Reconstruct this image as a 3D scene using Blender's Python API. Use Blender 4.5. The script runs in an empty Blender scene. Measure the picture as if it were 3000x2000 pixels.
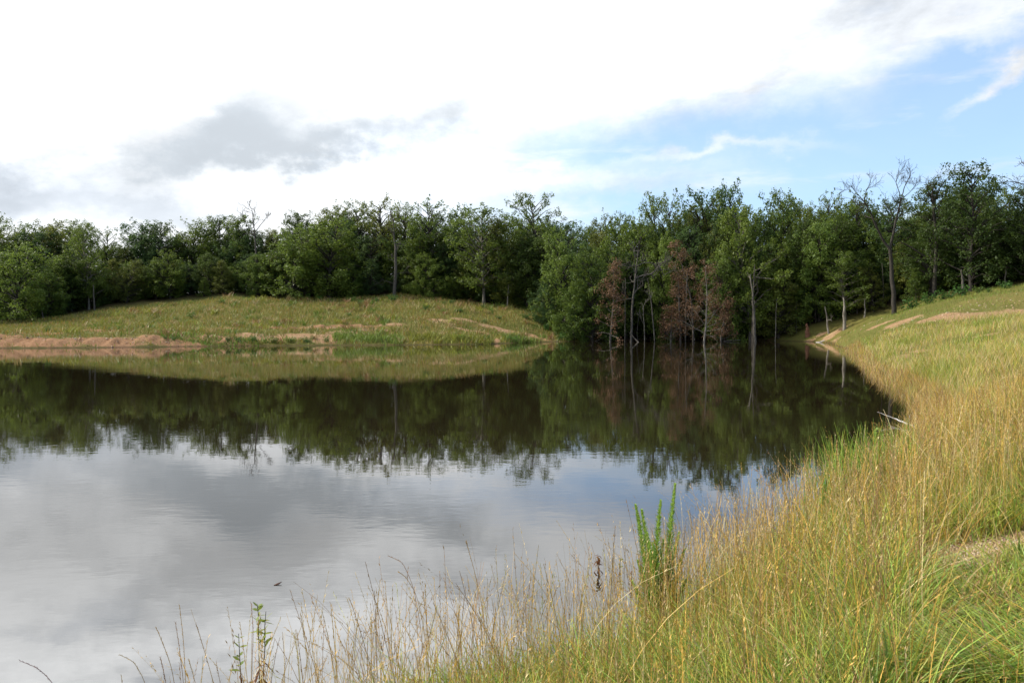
import bpy, math, random
import numpy as np
R = math.radians
C = bpy.context.scene.collection
sc = bpy.context.scene

# ------------------------------------------------------------------ camera
F = 2400.0; H0 = 2.3; PITCH = math.atan(60 / F)
cam = bpy.data.cameras.new('camera'); co = bpy.data.objects.new('camera', cam); C.objects.link(co)
cam.sensor_width = 36; cam.lens = 36 * F / 3000; cam.clip_start = 0.05; cam.clip_end = 6000
co.location = (0, 0, H0); co.rotation_euler = (math.pi / 2 - PITCH, 0, 0)
sc.camera = co

# ------------------------------------------------------------------ view + sun
sc.view_settings.view_transform = 'Standard'; sc.view_settings.look = 'None'
sc.view_settings.exposure = 0.25; sc.view_settings.gamma = 1.0
SUN_AZ, SUN_EL = -78, 40          # degrees, azimuth from the view direction, negative to the left
sd = bpy.data.lights.new('sun', 'SUN'); so = bpy.data.objects.new('sun', sd); C.objects.link(so)
sd.energy = 4.9; sd.angle = R(1.5); sd.color = (1, .92, .78)
so.rotation_euler = (R(90 - SUN_EL), 0, R(-SUN_AZ) + math.pi)
so.location = (0, 0, 60)

# ------------------------------------------------------------------ node expressions
class N:
    """a float socket in a node tree with arithmetic"""
    def __init__(s, t, k): s.t, s.k = t, k
    def op(s, o, *a):
        n = s.t.nodes.new('ShaderNodeMath'); n.operation = o
        for i, v in enumerate((s,) + a):
            if isinstance(v, N): s.t.links.new(v.k, n.inputs[i])
            else: n.inputs[i].default_value = v
        return N(s.t, n.outputs[0])
    def __add__(s, b): return s.op('ADD', b)
    def __radd__(s, b): return s.op('ADD', b)
    def __sub__(s, b): return s.op('SUBTRACT', b)
    def __rsub__(s, b): return (s * -1) + b
    def __mul__(s, b): return s.op('MULTIPLY', b)
    def __rmul__(s, b): return s.op('MULTIPLY', b)
    def __truediv__(s, b): return s.op('DIVIDE', b)
    def exp(s): return s.op('EXPONENT')
    def clamp(s): n = s.op('ADD', 0.0); n.k.node.use_clamp = True; return n
    def max(s, b): return s.op('MAXIMUM', b)
def ss(x, a, b):
    n = x.t.nodes.new('ShaderNodeMapRange'); n.interpolation_type = 'SMOOTHSTEP'
    x.t.links.new(x.k, n.inputs['Value']); n.inputs['From Min'].default_value = a; n.inputs['From Max'].default_value = b
    return N(x.t, n.outputs['Result'])
def link(t, a, b):
    t.links.new(a.k if isinstance(a, N) else a, b)
def noise(t, vec, scale, detail=4, rough=.55, out='Fac', dist=0.0):
    n = t.nodes.new('ShaderNodeTexNoise')
    n.inputs['Scale'].default_value = scale; n.inputs['Detail'].default_value = detail
    n.inputs['Roughness'].default_value = rough; n.inputs['Distortion'].default_value = dist
    if vec is not None: t.links.new(vec, n.inputs['Vector'])
    return N(t, n.outputs[out])
def comb(t, *a):
    n = t.nodes.new('ShaderNodeCombineXYZ')
    for i, v in enumerate(a):
        if isinstance(v, N): t.links.new(v.k, n.inputs[i])
        else: n.inputs[i].default_value = v
    return n.outputs[0]
def sep(t, v):
    n = t.nodes.new('ShaderNodeSeparateXYZ'); t.links.new(v, n.inputs[0])
    return [N(t, o) for o in n.outputs]
def mix(t, f, a, b):
    n = t.nodes.new('ShaderNodeMix'); n.data_type = 'RGBA'
    for s, v in ((n.inputs[0], f), (n.inputs[6], a), (n.inputs[7], b)):
        if isinstance(v, N): t.links.new(v.k, s)
        elif isinstance(v, bpy.types.NodeSocket): t.links.new(v, s)
        elif isinstance(v, tuple): s.default_value = (*v[:3], 1)
        else: s.default_value = v
    return n.outputs[2]

# ------------------------------------------------------------------ world: Nishita sky seen through broken cloud
w = bpy.data.worlds.new('World'); sc.world = w; w.use_nodes = True
t = w.node_tree; t.nodes.clear()
sky = t.nodes.new('ShaderNodeTexSky'); sky.sky_type = 'NISHITA'; sky.sun_disc = False
sky.sun_elevation = R(SUN_EL); sky.sun_rotation = R(SUN_AZ); sky.altitude = 200
tc = t.nodes.new('ShaderNodeTexCoord'); dx, dy, dz = sep(t, tc.outputs['Generated'])
el = dz.max(0.0).op('ARCSINE')
az = dx.op('ARCTAN2', dy)
cz = dz.max(0.0) + 0.12                      # the cloud layer seen in perspective
lay = comb(t, dx / cz, dy / cz, 0.0)
n1 = noise(t, lay, 1.1, 7, .58)              # large forms
n2 = noise(t, lay, 4.2, 6, .6)
wa = noise(t, comb(t, az, el * 1.6, 3.0), 5.5, 6, .6)
wb = noise(t, comb(t, az, el * 1.6, 9.0), 6.5, 6, .6)
wc = noise(t, comb(t, az, el * 1.3, 5.0), 22, 5, .6)
azw = az + (wa - .5) * .16 + (wc - .5) * .05; elw = el + (wb - .5) * .10 + (wc - .5) * .05
def blob(px, py, ax, ay, k=1.0, tilt=0.0):
    u0 = math.atan((px - 1500) / F); v0 = math.atan((940 - py) / math.hypot(F, px - 1500))
    u = (azw - u0); v = (elw - v0) - u * tilt
    return ((u / (ax / F)) * (u / (ax / F)) + (v / (ay / F)) * (v / (ay / F))) * -1.0
def g(*a, k=1.0, **kw): return blob(*a, **kw).exp() * k
puff = (wc - .5) * .55 + (wa - .5) * .9
grey = g(500, 480, 280, 50, k=.62, tilt=.15) + g(640, 420, 190, 70, k=.5, tilt=.3) + g(760, 320, 110, 100, k=.66) + g(960, 435, 190, 60, k=.66) + g(1130, 385, 270, 80, k=.60, tilt=.12) + g(1330, 350, 300, 80, k=.35, tilt=.3) + g(1150, 250, 350, 130, k=.25) + g(1560, 270, 340, 100, k=.28, tilt=.25)
grey = ss(grey * (1 + puff * 1.6) + puff * .35, .24, 1.40)
n3 = noise(t, comb(t, az, el * 2.0 - az * .25, 12.0), 4.2, 8, .62)
soft = ss(n3, .40, .68)
lilac = g(170, 560, 300, 60, k=.8) + g(520, 610, 160, 40, k=.45) + g(0, 560, 90, 60, k=.5)
# open blue to the right, bounded by a band edge that climbs from the horizon to the upper right
edge = elw - az * .10 - .235
blue = ss(edge * -1.0, -.03, .06) * ss(azw, -.28, .16) + g(2950, 190, 300, 60, k=.5)
streak = noise(t, comb(t, az * 1.2, el * 6.0, 1.0), 4.0, 5, .6)
blue = (blue - ss(streak, .50, .75) * .6 - g(2080, 470, 260, 22, k=.6, tilt=.05) - g(1700, 560, 420, 45, k=.6)
        - g(2890, 225, 70, 26, k=1.2, tilt=.4) - ss(el * -1.0, -.15, -.03) * .55).clamp()
behind = ss(dy * -1.0, -.5, .6)              # away from the view the cloud is broken
side = ss(n1, .46, .62)
high = ss(el, .40, .62)
blue2 = (behind.max(high)) * side
gap = ss(n1 * .5 + n2 * .5, .50, .62) * ss(el, .27, .38) * .32
cover = (1 - blue.max(blue2).max(gap)).clamp()
# cloud luminance: brightest towards the veiled sun, left and high
elc = el.op('MINIMUM', .44)
lf = ss(az * -1.0, -.52, .22)
bright = (.80 + lf * (ss(el, .0, .20) * .40 + ss(el, .22, .44) * 2.9) + elc * .4) * (1 - behind * .45) * (1 - high * .62)
bright = bright * (1 - soft * ss(el, .08, .18) * .36) 
dens = ss(n2 * .5 + n1 * .5, .38, .66)
shadow = (grey * .96).clamp()
low_ = (lilac * .30 + dens * ss(el, .24, .40) * .42 * (lf * .75 + .25)).clamp()
lum = (bright * (1 - shadow) + shadow * (.53 + elc * .50)) * (1 - low_)
cl = mix(t, (shadow + low_ * .7 + soft * .25).clamp(), (.97, .985, 1.0), (.86, .93, 1.0))
cl = mix(t, (lilac + g(2600, 60, 700, 160, k=.5)).clamp(), cl, (.84, .91, 1.0))
vm = t.nodes.new('ShaderNodeVectorMath'); vm.operation = 'SCALE'; t.links.new(cl, vm.inputs[0]); link(t, lum * 10, vm.inputs['Scale'])
sv = t.nodes.new('ShaderNodeVectorMath'); sv.operation = 'MULTIPLY'; t.links.new(sky.outputs[0], sv.inputs[0]); sv.inputs[1].default_value = (1.42, 1.84, 2.24)
hz = mix(t, .42, sv.outputs[0], (5.2, 6.4, 8.0))
col = mix(t, cover * .93 + .05, hz, vm.outputs[0])
bg = t.nodes.new('ShaderNodeBackground'); bg.inputs['Strength'].default_value = 0.1
t.links.new(col, bg.inputs['Color'])
ow = t.nodes.new('ShaderNodeOutputWorld'); t.links.new(bg.outputs[0], ow.inputs['Surface'])

# ------------------------------------------------------------------ materials
def newmat(name):
    m = bpy.data.materials.new(name); m.use_nodes = True; t = m.node_tree; t.nodes.clear()
    o = t.nodes.new('ShaderNodeOutputMaterial'); return m, t, o
def attr(t, name, out='Fac'):
    n = t.nodes.new('ShaderNodeAttribute'); n.attribute_name = name; return n.outputs[out]
def objrand(t): return N(t, t.nodes.new('ShaderNodeObjectInfo').outputs['Random'])
def leafmat(name, c1, c2, trans=.35, rough=.55, hue=.62):
    """two leaf colours mixed by clump tint; every tree shifts between them a little"""
    m, t, o = newmat(name)
    f = (N(t, attr(t, 'tint')) * (1 - hue) + objrand(t) * hue).clamp()
    c = mix(t, f, c1, c2)
    p = t.nodes.new('ShaderNodeBsdfPrincipled'); t.links.new(c, p.inputs['Base Color']); p.inputs['Roughness'].default_value = rough
    p.inputs['Specular IOR Level'].default_value = .25
    tr = t.nodes.new('ShaderNodeBsdfTranslucent')
    c2_ = mix(t, .6, c, tuple(min(1, v * 1.9) for v in c2)); t.links.new(c2_, tr.inputs['Color'])
    ms = t.nodes.new('ShaderNodeMixShader'); ms.inputs[0].default_value = trans
    t.links.new(p.outputs[0], ms.inputs[1]); t.links.new(tr.outputs[0], ms.inputs[2]); t.links.new(ms.outputs[0], o.inputs['Surface'])
    return m
def barkmat(name, a, b, scale=6):
    m, t, o = newmat(name)
    tcn = t.nodes.new('ShaderNodeTexCoord'); x, y, z = sep(t, tcn.outputs['Object'])
    v = comb(t, x * 3, y * 3, z * .6)
    n = noise(t, v, scale, 5, .65); f = ss(n, .35, .68)
    c = mix(t, f, a, b)
    p = t.nodes.new('ShaderNodeBsdfPrincipled'); t.links.new(c, p.inputs['Base Color']); p.inputs['Roughness'].default_value = .9
    bp = t.nodes.new('ShaderNodeBump'); bp.inputs['Strength'].default_value = .5; bp.inputs['Distance'].default_value = .03
    link(t, n, bp.inputs['Height']); t.links.new(bp.outputs[0], p.inputs['Normal']); t.links.new(p.outputs[0], o.inputs['Surface'])
    return m
def grassmat(name, trans=.4, rough=.5):
    m, t, o = newmat(name)
    c = attr(t, 'col', 'Color')
    p = t.nodes.new('ShaderNodeBsdfPrincipled'); t.links.new(c, p.inputs['Base Color']); p.inputs['Roughness'].default_value = rough
    p.inputs['Specular IOR Level'].default_value = .3
    tr = t.nodes.new('ShaderNodeBsdfTranslucent'); t.links.new(c, tr.inputs['Color'])
    ms = t.nodes.new('ShaderNodeMixShader'); ms.inputs[0].default_value = trans
    t.links.new(p.outputs[0], ms.inputs[1]); t.links.new(tr.outputs[0], ms.inputs[2]); t.links.new(ms.outputs[0], o.inputs['Surface'])
    return m
M = {}
M['leaf'] = leafmat('leaf_green', (.040, .080, .015), (.130, .175, .026))
M['leaf_dark'] = leafmat('leaf_dark', (.030, .058, .013), (.078, .115, .020))
M['leaf_light'] = leafmat('leaf_light', (.060, .110, .020), (.145, .200, .034))
M['leaf_warm'] = leafmat('leaf_warm', (.050, .080, .014), (.150, .165, .030))
M['leaf_cool'] = leafmat('leaf_cool', (.030, .070, .022), (.088, .140, .040))
M['leaf_rust'] = leafmat('leaf_rust', (.095, .054, .030), (.190, .108, .058), trans=.25)
M['leaf_shrub'] = leafmat('leaf_shrub', (.030, .085, .016), (.070, .150, .030))
M['weed'] = leafmat('weed_green', (.11, .24, .035), (.30, .42, .08), hue=.0)
M['willow'] = leafmat('slender_leaf', (.14, .22, .04), (.30, .34, .08), hue=.1)
M['brownleaf'] = leafmat('brown_leaf', (.09, .035, .018), (.20, .085, .035), hue=.1)
M['bark'] = barkmat('bark', (.018, .015, .012), (.055, .046, .036))
M['bark_pale'] = barkmat('bark_pale', (.12, .105, .088), (.32, .29, .24), 4)
M['bark_mid'] = barkmat('bark_mid', (.07, .062, .052), (.20, .18, .15), 4)
M['bark_grey'] = barkmat('bark_grey', (.050, .044, .038), (.13, .115, .098))
M['driftwood'] = barkmat('driftwood', (.30, .28, .27), (.60, .58, .56), 9)
M['redwood'] = barkmat('red_rotten_wood', (.10, .045, .028), (.28, .13, .075), 9)
M['grass'] = grassmat('grass', .25)
M['straw'] = grassmat('straw', .18, .45)

# ground
m, t, o = newmat('ground'); M['ground'] = m
tcn = t.nodes.new('ShaderNodeTexCoord'); P = tcn.outputs['Object']
a = noise(t, P, .12, 5, .6); b = noise(t, P, .9, 6, .65); c = noise(t, P, 9, 5, .7); d_ = noise(t, P, 45, 4, .7)
gr = mix(t, ss(a * .6 + b * .4, .40, .62), (.125, .130, .030), (.185, .155, .048))
gr = mix(t, ss(b, .52, .70), gr, (.095, .13, .026))
gr = mix(t, ss(c, .45, .75) * .5, gr, (.13, .09, .045))
so1 = mix(t, ss(b * .5 + c * .5, .38, .62), (.30, .185, .095), (.42, .29, .17))
so2 = mix(t, ss(c, .35, .6), (.19, .082, .038), (.33, .18, .095))
soil = mix(t, N(t, attr(t, 'red')) * .9, so1, so2)
so1 = so1
soil = mix(t, ss(noise(t, P, 3.2, 8, .75), .50, .66) * .65, soil, (.15, .080, .045))
soil = mix(t, ss(d_, .58, .68) * .6, soil, (.48, .37, .27))
fs = ss(N(t, attr(t, 'soil')) + (b - .5) * .9 + (c - .5) * .7, .38, .55)
lit = mix(t, fs, gr, soil)
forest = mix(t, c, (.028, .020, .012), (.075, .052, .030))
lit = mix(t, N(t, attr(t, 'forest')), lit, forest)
zz_ = sep(t, P)[2]; wet = 1 - ss(zz_ + (c - .5) * .10, .03, .16)
lit = mix(t, wet * .6, lit, (.060, .038, .022))
p = t.nodes.new('ShaderNodeBsdfPrincipled'); t.links.new(lit, p.inputs['Base Color']); p.inputs['Roughness'].default_value = .95
p.inputs['Specular IOR Level'].default_value = .1
bp = t.nodes.new('ShaderNodeBump'); bp.inputs['Strength'].default_value = 1; bp.inputs['Distance'].default_value = .22
link(t, b * .8 + c * .5 + d_ * .12, bp.inputs['Height']); t.links.new(bp.outputs[0], p.inputs['Normal']); t.links.new(p.outputs[0], o.inputs['Surface'])

# water
m, t, o = newmat('pond_water'); M['water'] = m
tcn = t.nodes.new('ShaderNodeTexCoord'); x, y, z = sep(t, tcn.outputs['Object'])
r1 = noise(t, comb(t, x * .55, y, 0.0), 2.2, 3, .55, dist=.3)
r2 = noise(t, comb(t, x * .5, y, 4.0), 9.0, 2, .5)
patch = ss(noise(t, comb(t, x * .35, y, 7.0), .16, 3, .6), .42, .66)
hgt = (r1 * .0016 + r2 * .0006) * (patch * .9 + .30)
bp = t.nodes.new('ShaderNodeBump'); bp.inputs['Strength'].default_value = 1; bp.inputs['Distance'].default_value = 1
link(t, hgt, bp.inputs['Height'])
p = t.nodes.new('ShaderNodeBsdfPrincipled'); p.inputs['Base Color'].default_value = (.017, .013, .006, 1)
p.inputs['Roughness'].default_value = .012; p.inputs['IOR'].default_value = 1.68
t.links.new(bp.outputs[0], p.inputs['Normal']); t.links.new(p.outputs[0], o.inputs['Surface'])

# ------------------------------------------------------------------ helpers
def tag(o, label=None, cat=None, group=None, kind=None):
    if label: o['label'] = label
    if cat: o['category'] = cat
    if group: o['group'] = group
    if kind: o['kind'] = kind
    return o
def mesh_np(name, V, Q, mats, attrs=None, smooth=False, tris=None):
    """V (n,3); Q (m,4) quads; tris (k,3)"""
    me = bpy.data.meshes.new(name)
    V = np.asarray(V, np.float32); Q = np.zeros((0, 4), np.int32) if Q is None else np.asarray(Q, np.int32)
    T = np.zeros((0, 3), np.int32) if tris is None else np.asarray(tris, np.int32)
    me.vertices.add(len(V)); me.vertices.foreach_set('co', V.ravel())
    nl = Q.size + T.size; me.loops.add(nl); me.loops.foreach_set('vertex_index', np.concatenate([Q.ravel(), T.ravel()]))
    me.polygons.add(len(Q) + len(T))
    me.polygons.foreach_set('loop_start', np.concatenate([np.arange(len(Q)) * 4, Q.size + np.arange(len(T)) * 3]).astype(np.int32))
    me.polygons.foreach_set('loop_total', np.concatenate([np.full(len(Q), 4), np.full(len(T), 3)]).astype(np.int32))
    if smooth: me.polygons.foreach_set('use_smooth', np.ones(len(Q) + len(T), bool))
    for k, v in (attrs or {}).items():
        v = np.asarray(v, np.float32)
        if v.ndim == 1: me.attributes.new(k, 'FLOAT', 'POINT').data.foreach_set('value', v)
        else:
            v4 = np.ones((len(v), 4), np.float32); v4[:, :3] = v[:, :3]
            me.attributes.new(k, 'FLOAT_COLOR', 'POINT').data.foreach_set('color', v4.ravel())
    me.update(calc_edges=True); me.validate()
    for mm in mats: me.materials.append(mm)
    return me
def add(name, me, parent=None, loc=None):
    o = bpy.data.objects.new(name, me); C.objects.link(o)
    if parent: o.parent = parent
    if loc is not None: o.location = loc
    return o
def empty(name, loc, rz=0):
    o = bpy.data.objects.new(name, None); C.objects.link(o); o.location = loc; o.rotation_euler.z = rz; o.empty_display_size = .3; return o
def copy_thing(root):
    c = root.copy(); C.objects.link(c)
    for ch in root.children:
        d = ch.copy(); C.objects.link(d); d.parent = c
        for gch in ch.children:
            e = gch.copy(); C.objects.link(e); e.parent = d
    return c

def raydir(px, py):
    a = (px - 1500) / F; b = -(py - 1000) / F
    return np.array([a, math.cos(PITCH) + b * math.sin(PITCH), -math.sin(PITCH) + b * math.cos(PITCH)])
def at_z(px, py, z=0.0):
    d = raydir(px, py); k = (z - H0) / d[2]; return np.array([d[0] * k, d[1] * k, z])
def at_d(px, py, D):
    d = raydir(px, py); k = D / d[1]; return np.array([d[0] * k, D, H0 + d[2] * k])

# ------------------------------------------------------------------ the lake outline and the land
shore = []
for px, py in [(-350, 1021), (0, 1020), (150, 1019.5), (300, 1018), (450, 1016.5), (600, 1014.5), (750, 1013), (900, 1012), (1050, 1011), (1200, 1010.5), (1350, 1009), (1440, 1008), (1500, 1005),
               (1560, 1003), (1640, 1001), (1720, 998), (1800, 996), (1900, 995), (2000, 996), (2100, 996), (2200, 996.5), (2300, 999), (2388, 1001),
               (2440, 1009), (2480, 1021), (2518, 1050), (2556, 1088), (2600, 1118), (2652, 1148), (2700, 1185), (2728, 1225), (2735, 1270), (2700, 1330),
               (2620, 1395), (2500, 1460), (2350, 1550), (2200, 1650), (2050, 1760), (1900, 1860), (1750, 1930), (1550, 1985), (1350, 2030), (1150, 2110)]:
    shore.append(at_z(px, py)[:2])
shore += [np.array(q) for q in [(-1.6, 3.9), (-4, 3.0), (-9, 1.5), (-20, -1), (-45, -4), (-75, 5), (-85, 30), (-75, 55)]]
shore = np.array(shore)
def sdist(P):
    """signed distance to the lake edge, positive on land"""
    P = np.asarray(P, float); out = np.empty(len(P)); A = shore; B = np.roll(shore, -1, 0)
    for s in range(0, len(P), 100000):
        p = P[s:s + 100000]; d = np.full(len(p), 1e9); ins = np.zeros(len(p), bool)
        for a, b in zip(A, B):
            ab = b - a; tt = np.clip(((p - a) @ ab) / (ab @ ab), 0, 1)
            q = p - a - tt[:, None] * ab; d = np.minimum(d, q[:, 0] ** 2 + q[:, 1] ** 2)
            cnd = ((a[1] > p[:, 1]) != (b[1] > p[:, 1]))
            if cnd.any():
                xi = a[0] + (p[:, 1] - a[1]) / (b[1] - a[1] + 1e-12) * (b[0] - a[0]); ins ^= cnd & (p[:, 0] < xi)
        out[s:s + 100000] = np.sqrt(d) * np.where(ins, -1, 1)
    return out
ctl = [(x, y, 0) for x, y in shore]
def cp(px, py, D): ctl.append(tuple(at_d(px, py, D)))
# far hill on the left
for px, py, D in [(-300, 993, 74), (0, 992, 71), (300, 990, 73), (600, 989, 76), (850, 992, 79), (-300, 955, 92), (0, 943, 95), (187, 926, 100), (290, 906, 103), (373, 893, 104), (518, 877, 106), (622, 869, 107), (746, 872, 108),
                  (968, 876, 108), (1159, 870, 108), (1312, 878, 107), (1450, 901, 104), (1525, 915, 101), (1591, 934, 98), (1614, 975, 95.5),
                  (0, 975, 80), (300, 968, 82), (600, 958, 84), (900, 962, 86), (1200, 950, 88), (1450, 962, 92), (1250, 985, 83), (1000, 988, 81), (600, 915, 95), (900, 915, 96), (1200, 912, 96), (1400, 925, 97)]: cp(px, py, D)
# the far shore under the trees and the rise on the right
for px, py, D in [(1700, 988, 97), (1850, 986, 98), (2000, 986, 98), (2204, 988, 97), (2365, 970, 93), (2473, 955, 90), (2560, 930, 88), (2618, 916, 87), (2722, 868, 86), (2826, 854, 84), (2950, 840, 82), (3000, 836, 80), (3300, 800, 75),
                  (2515, 962, 78), (2639, 936, 70), (2763, 926, 65), (3000, 910, 60), (3300, 890, 50), (2600, 985, 62), (2700, 1000, 50), (2850, 960, 52), (3000, 940, 50), (3000, 1000, 36), (3000, 1091, 22.5), (2850, 1100, 25),
                  (3000, 1263, 11.5), (2850, 1263, 12.5), (3000, 1400, 7.8), (3000, 1570, 5.6), (2700, 1570, 6.2), (3000, 1750, 4.2), (2600, 1800, 4.5), (3000, 2000, 3.1), (2600, 2000, 3.3), (2200, 2000, 3.9), (1850, 2000, 4.7)]: cp(px, py, D)
ctl += [(0, 0, .75), (0, -6, 1.3), (6, -3, 1.9), (12, 5, 2.3), (12, -10, 3), (-8, -8, 1.2), (0, -30, 4), (30, 10, 4.5), (40, -20, 7), (60, 30, 8), (-40, -30, 4), (-100, 20, 3), (-95, -40, 5), (-90, 80, 4),
        (40, 120, 5.0), (0, 125, 6.5), (10, 160, 9), (-30, 130, 7.6), (-10, 120, 6.6), (-45, 125, 6.8), (-30, 160, 9.5), (-60, 140, 6), (-80, 110, 4), (60, 110, 8.5), (90, 60, 12), (70, 170, 11), (-40, 220, 10), (40, 230, 12), (-120, 170, 7), (-200, 50, 6), (150, 150, 16),
        (-200, 300, 12), (0, 400, 14), (200, 300, 18), (300, 0, 20), (0, -200, 10), (-250, -150, 8), (200, -200, 15), (-400, 100, 10), (500, 500, 22), (-500, 500, 16), (0, 800, 18), (500, -500, 18), (-500, -500, 14)]
ctl = np.array(ctl, float); keep = [0]
for i in range(1, len(ctl)):
    if np.min(np.hypot(*(ctl[keep, :2] - ctl[i, :2]).T)) > .25: keep.append(i)
ctl = ctl[keep]; SC = 50.0
def _k(r2): return np.where(r2 > 1e-12, r2 * np.log(np.maximum(r2, 1e-12)) * .5, 0)
X = ctl[:, :2] / SC; n = len(X)
Kx = _k(((X[:, None] - X[None]) ** 2).sum(-1)) + np.eye(n) * 2e-5
A_ = np.zeros((n + 3, n + 3)); A_[:n, :n] = Kx; A_[:n, n] = 1; A_[:n, n + 1:] = X; A_[n, :n] = 1; A_[n + 1:, :n] = X.T
Wt = np.linalg.solve(A_, np.concatenate([ctl[:, 2], [0, 0, 0]]))
def tps(P):
    P = np.asarray(P, float) / SC; out = np.empty(len(P))
    for s in range(0, len(P), 40000):
        p = P[s:s + 40000]; r2 = ((p[:, None] - X[None]) ** 2).sum(-1); out[s:s + 40000] = _k(r2) @ Wt[:n] + Wt[n] + p @ Wt[n + 1:]
    return out
_rg = np.random.RandomState(5); _ph = _rg.rand(24, 4)
def bumps(P, amp_far=1.0):
    z = np.zeros(len(P))
    for i in range(24):
        wl = [14, 9, 6, 4, 2.6, 1.7, 1.1, .8][i % 8] * (.8 + .4 * _ph[i, 0]); an = _ph[i, 1] * 6.28
        z += np.sin((P[:, 0] * math.cos(an) + P[:, 1] * math.sin(an)) / wl * 6.28 + _ph[i, 2] * 6.28) * wl * .0042
    return z
def ground(P, s=None):
    P = np.asarray(P, float)
    if s is None: s = sdist(P)
    zo = np.maximum(tps(P), .03) + bumps(P) * np.clip(s / 2, 0, 1)
    zo = np.maximum(zo, .04) * np.clip(s / .35, 0, 1) ** .7 + .01
    zi = -np.minimum(np.abs(s) * .35, 2.5) - .0
    return np.where(s > 0, zo, zi)
def gz(x, y): return float(ground(np.array([[x, y]]))[0])
def on_ground(px, D):
    x = (px - 1500) / F * D * (1.0 / (math.cos(PITCH))) ; return np.array([x, D, gz(x, D)])

# bare patches: (px, py, depth) centre, half sizes along x and y in metres, strength, redness
def wp(px, D): return ((px - 1500) / F * D, D)
patches = []
def patch_(px, D, rx, ry, k=1.0, red=0.0): x, y = wp(px, D); patches.append((x, y, rx, ry, k, red))
def depth_at(px, py, lo=8.0, hi=112.0):
    Ds = np.concatenate([np.arange(lo, 60, .25), np.arange(60, hi, .1)]); P = np.stack([(px - 1500) / F * Ds, Ds], 1); pyy = 940 - (ground(P) - H0) / Ds * F
    ok = np.where((pyy < py) & (sdist(P) > 0))[0]; return float(Ds[ok[0]]) if len(ok) else hi
for px, py, wx, wy, k, red in [
    (-80, 1005, 130, 13, 1.3, .9), (120, 1004, 110, 12, 1.3, .85), (300, 1002, 110, 12, 1.3, .8), (470, 998, 90, 12, 1.25, .7), (620, 992, 90, 10, 1.2, .55), (760, 988, 80, 8, 1.15, .4), (880, 986, 70, 8, 1.1, .3), (960, 992, 50, 14, 1.2, .4), (560, 1008, 60, 6, .9, .7), (700, 1008, 50, 5, .8, .7),
    (0, 984, 80, 4, .95, .9), (120, 978, 80, 3, .85, .85), (300, 969, 90, 2.5, .8, .8), (480, 964, 90, 2.5, .7, .8), (660, 962, 80, 2.5, .75, .8), (800, 961, 70, 3, .85, .9), (920, 958, 80, 4.5, 1.1, .95), (1040, 956, 80, 5, 1.1, .7), (1140, 952, 60, 5, .95, .3),
    (760, 981, 80, 4, .85, .25), (900, 982, 80, 5, 1.0, .2), (1010, 975, 60, 6, .95, .2), (1090, 966, 70, 4, .8, .2), (1290, 938, 50, 4, 1.0, .1), (1360, 937, 50, 4, .95, .1), (1300, 946, 60, 2.5, .7, .2), (1380, 969, 70, 3.5, .85, .2), (1440, 958, 50, 5, .95, .1), (1490, 972, 40, 6, 1.0, .2), (1455, 1000, 9, 8, 1.0, .5), (1560, 986, 40, 5, .95, .4), (1600, 993, 30, 5, .95, .6),
    (2260, 993, 90, 3, .85, .3), (2390, 990, 60, 5, 1.0, .1), (2440, 980, 50, 6, 1.0, .1), (2500, 966, 50, 5, .9, .1), (2575, 953, 50, 4, .85, .3), (2650, 941, 60, 6, .95, .3), (2740, 932, 70, 7, .95, .3), (2840, 925, 75, 9, 1.05, .3), (2950, 917, 80, 11, 1.1, .2), (3060, 910, 80, 12, 1.1, .2),
    (2612, 1053, 26, 5, .95, .1), (2660, 1042, 34, 7, 1.1, .1), (2700, 1029, 24, 6, 1.0, .1), (2650, 1068, 30, 5, .85, .1), (2900, 981, 34, 4, .9, 0), (2860, 986, 22, 2, .7, 0), (2788, 1113, 12, 4, .8, 0), (2520, 1000, 30, 6, .6, 0)]:
    d0, d1 = depth_at(px, py + wy), depth_at(px, py - wy); Dm = (d0 + d1) / 2; patch_(px, Dm, wx / F * Dm, max((d1 - d0) / 2, .25) * 1.1, k, red)
for px, D, rx, ry, k, red in [
    (2990, 5.6, .66, .44, 1.7, .1), (2870, 5.3, .45, .2, .9, .1), (2050, 6.05, .30, .22, 1.3, 0), (1860, 5.4, .25, .12, 1.0, 0), (2640, 6.2, .35, .14, .9, 0), (2800, 3.5, .35, .2, .9, .1)]:
    patch_(px, D, rx, ry, k, red)
def soilmask(P):
    s = np.zeros(len(P)); rd = np.zeros(len(P)); wsum = np.full(len(P), 1e-6)
    for x, y, rx, ry, k, red in patches:
        q = ((P[:, 0] - x) / rx) ** 2 + ((P[:, 1] - y) / ry) ** 2; v = np.exp(-q * .9) * k
        s = np.maximum(s, v); rd += v * red; wsum += v
    return s, rd / wsum
def treeline(px): return np.interp(px, [-600, 0, 300, 700, 1300, 1450, 1600, 1700, 2200, 2470, 2620, 2720, 3000, 3400], [88, 96, 103, 108.5, 108.5, 105, 99, 95, 95, 91, 88, 86, 81, 74])

# polar sheet round the camera out to the horizon
azs = np.concatenate([np.arange(-180, -42, 3), np.arange(-42, 42, .13), np.arange(42, 180, 3)]) * math.pi / 180
rs = [0.6]
while rs[-1] < 3000:
    r = rs[-1]; rs.append(r * (1.022 if r < 60 else (1.0055 if r < 112 else 1.05)))
rs = np.array(rs); na, nr = len(azs), len(rs)
RR, AA = np.meshgrid(rs, azs, indexing='ij'); GP = np.stack([(RR * np.sin(AA)).ravel(), (RR * np.cos(AA)).ravel()], 1)
sg = sdist(GP); gzv = ground(GP, sg); msk, rd = soilmask(GP)
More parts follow.
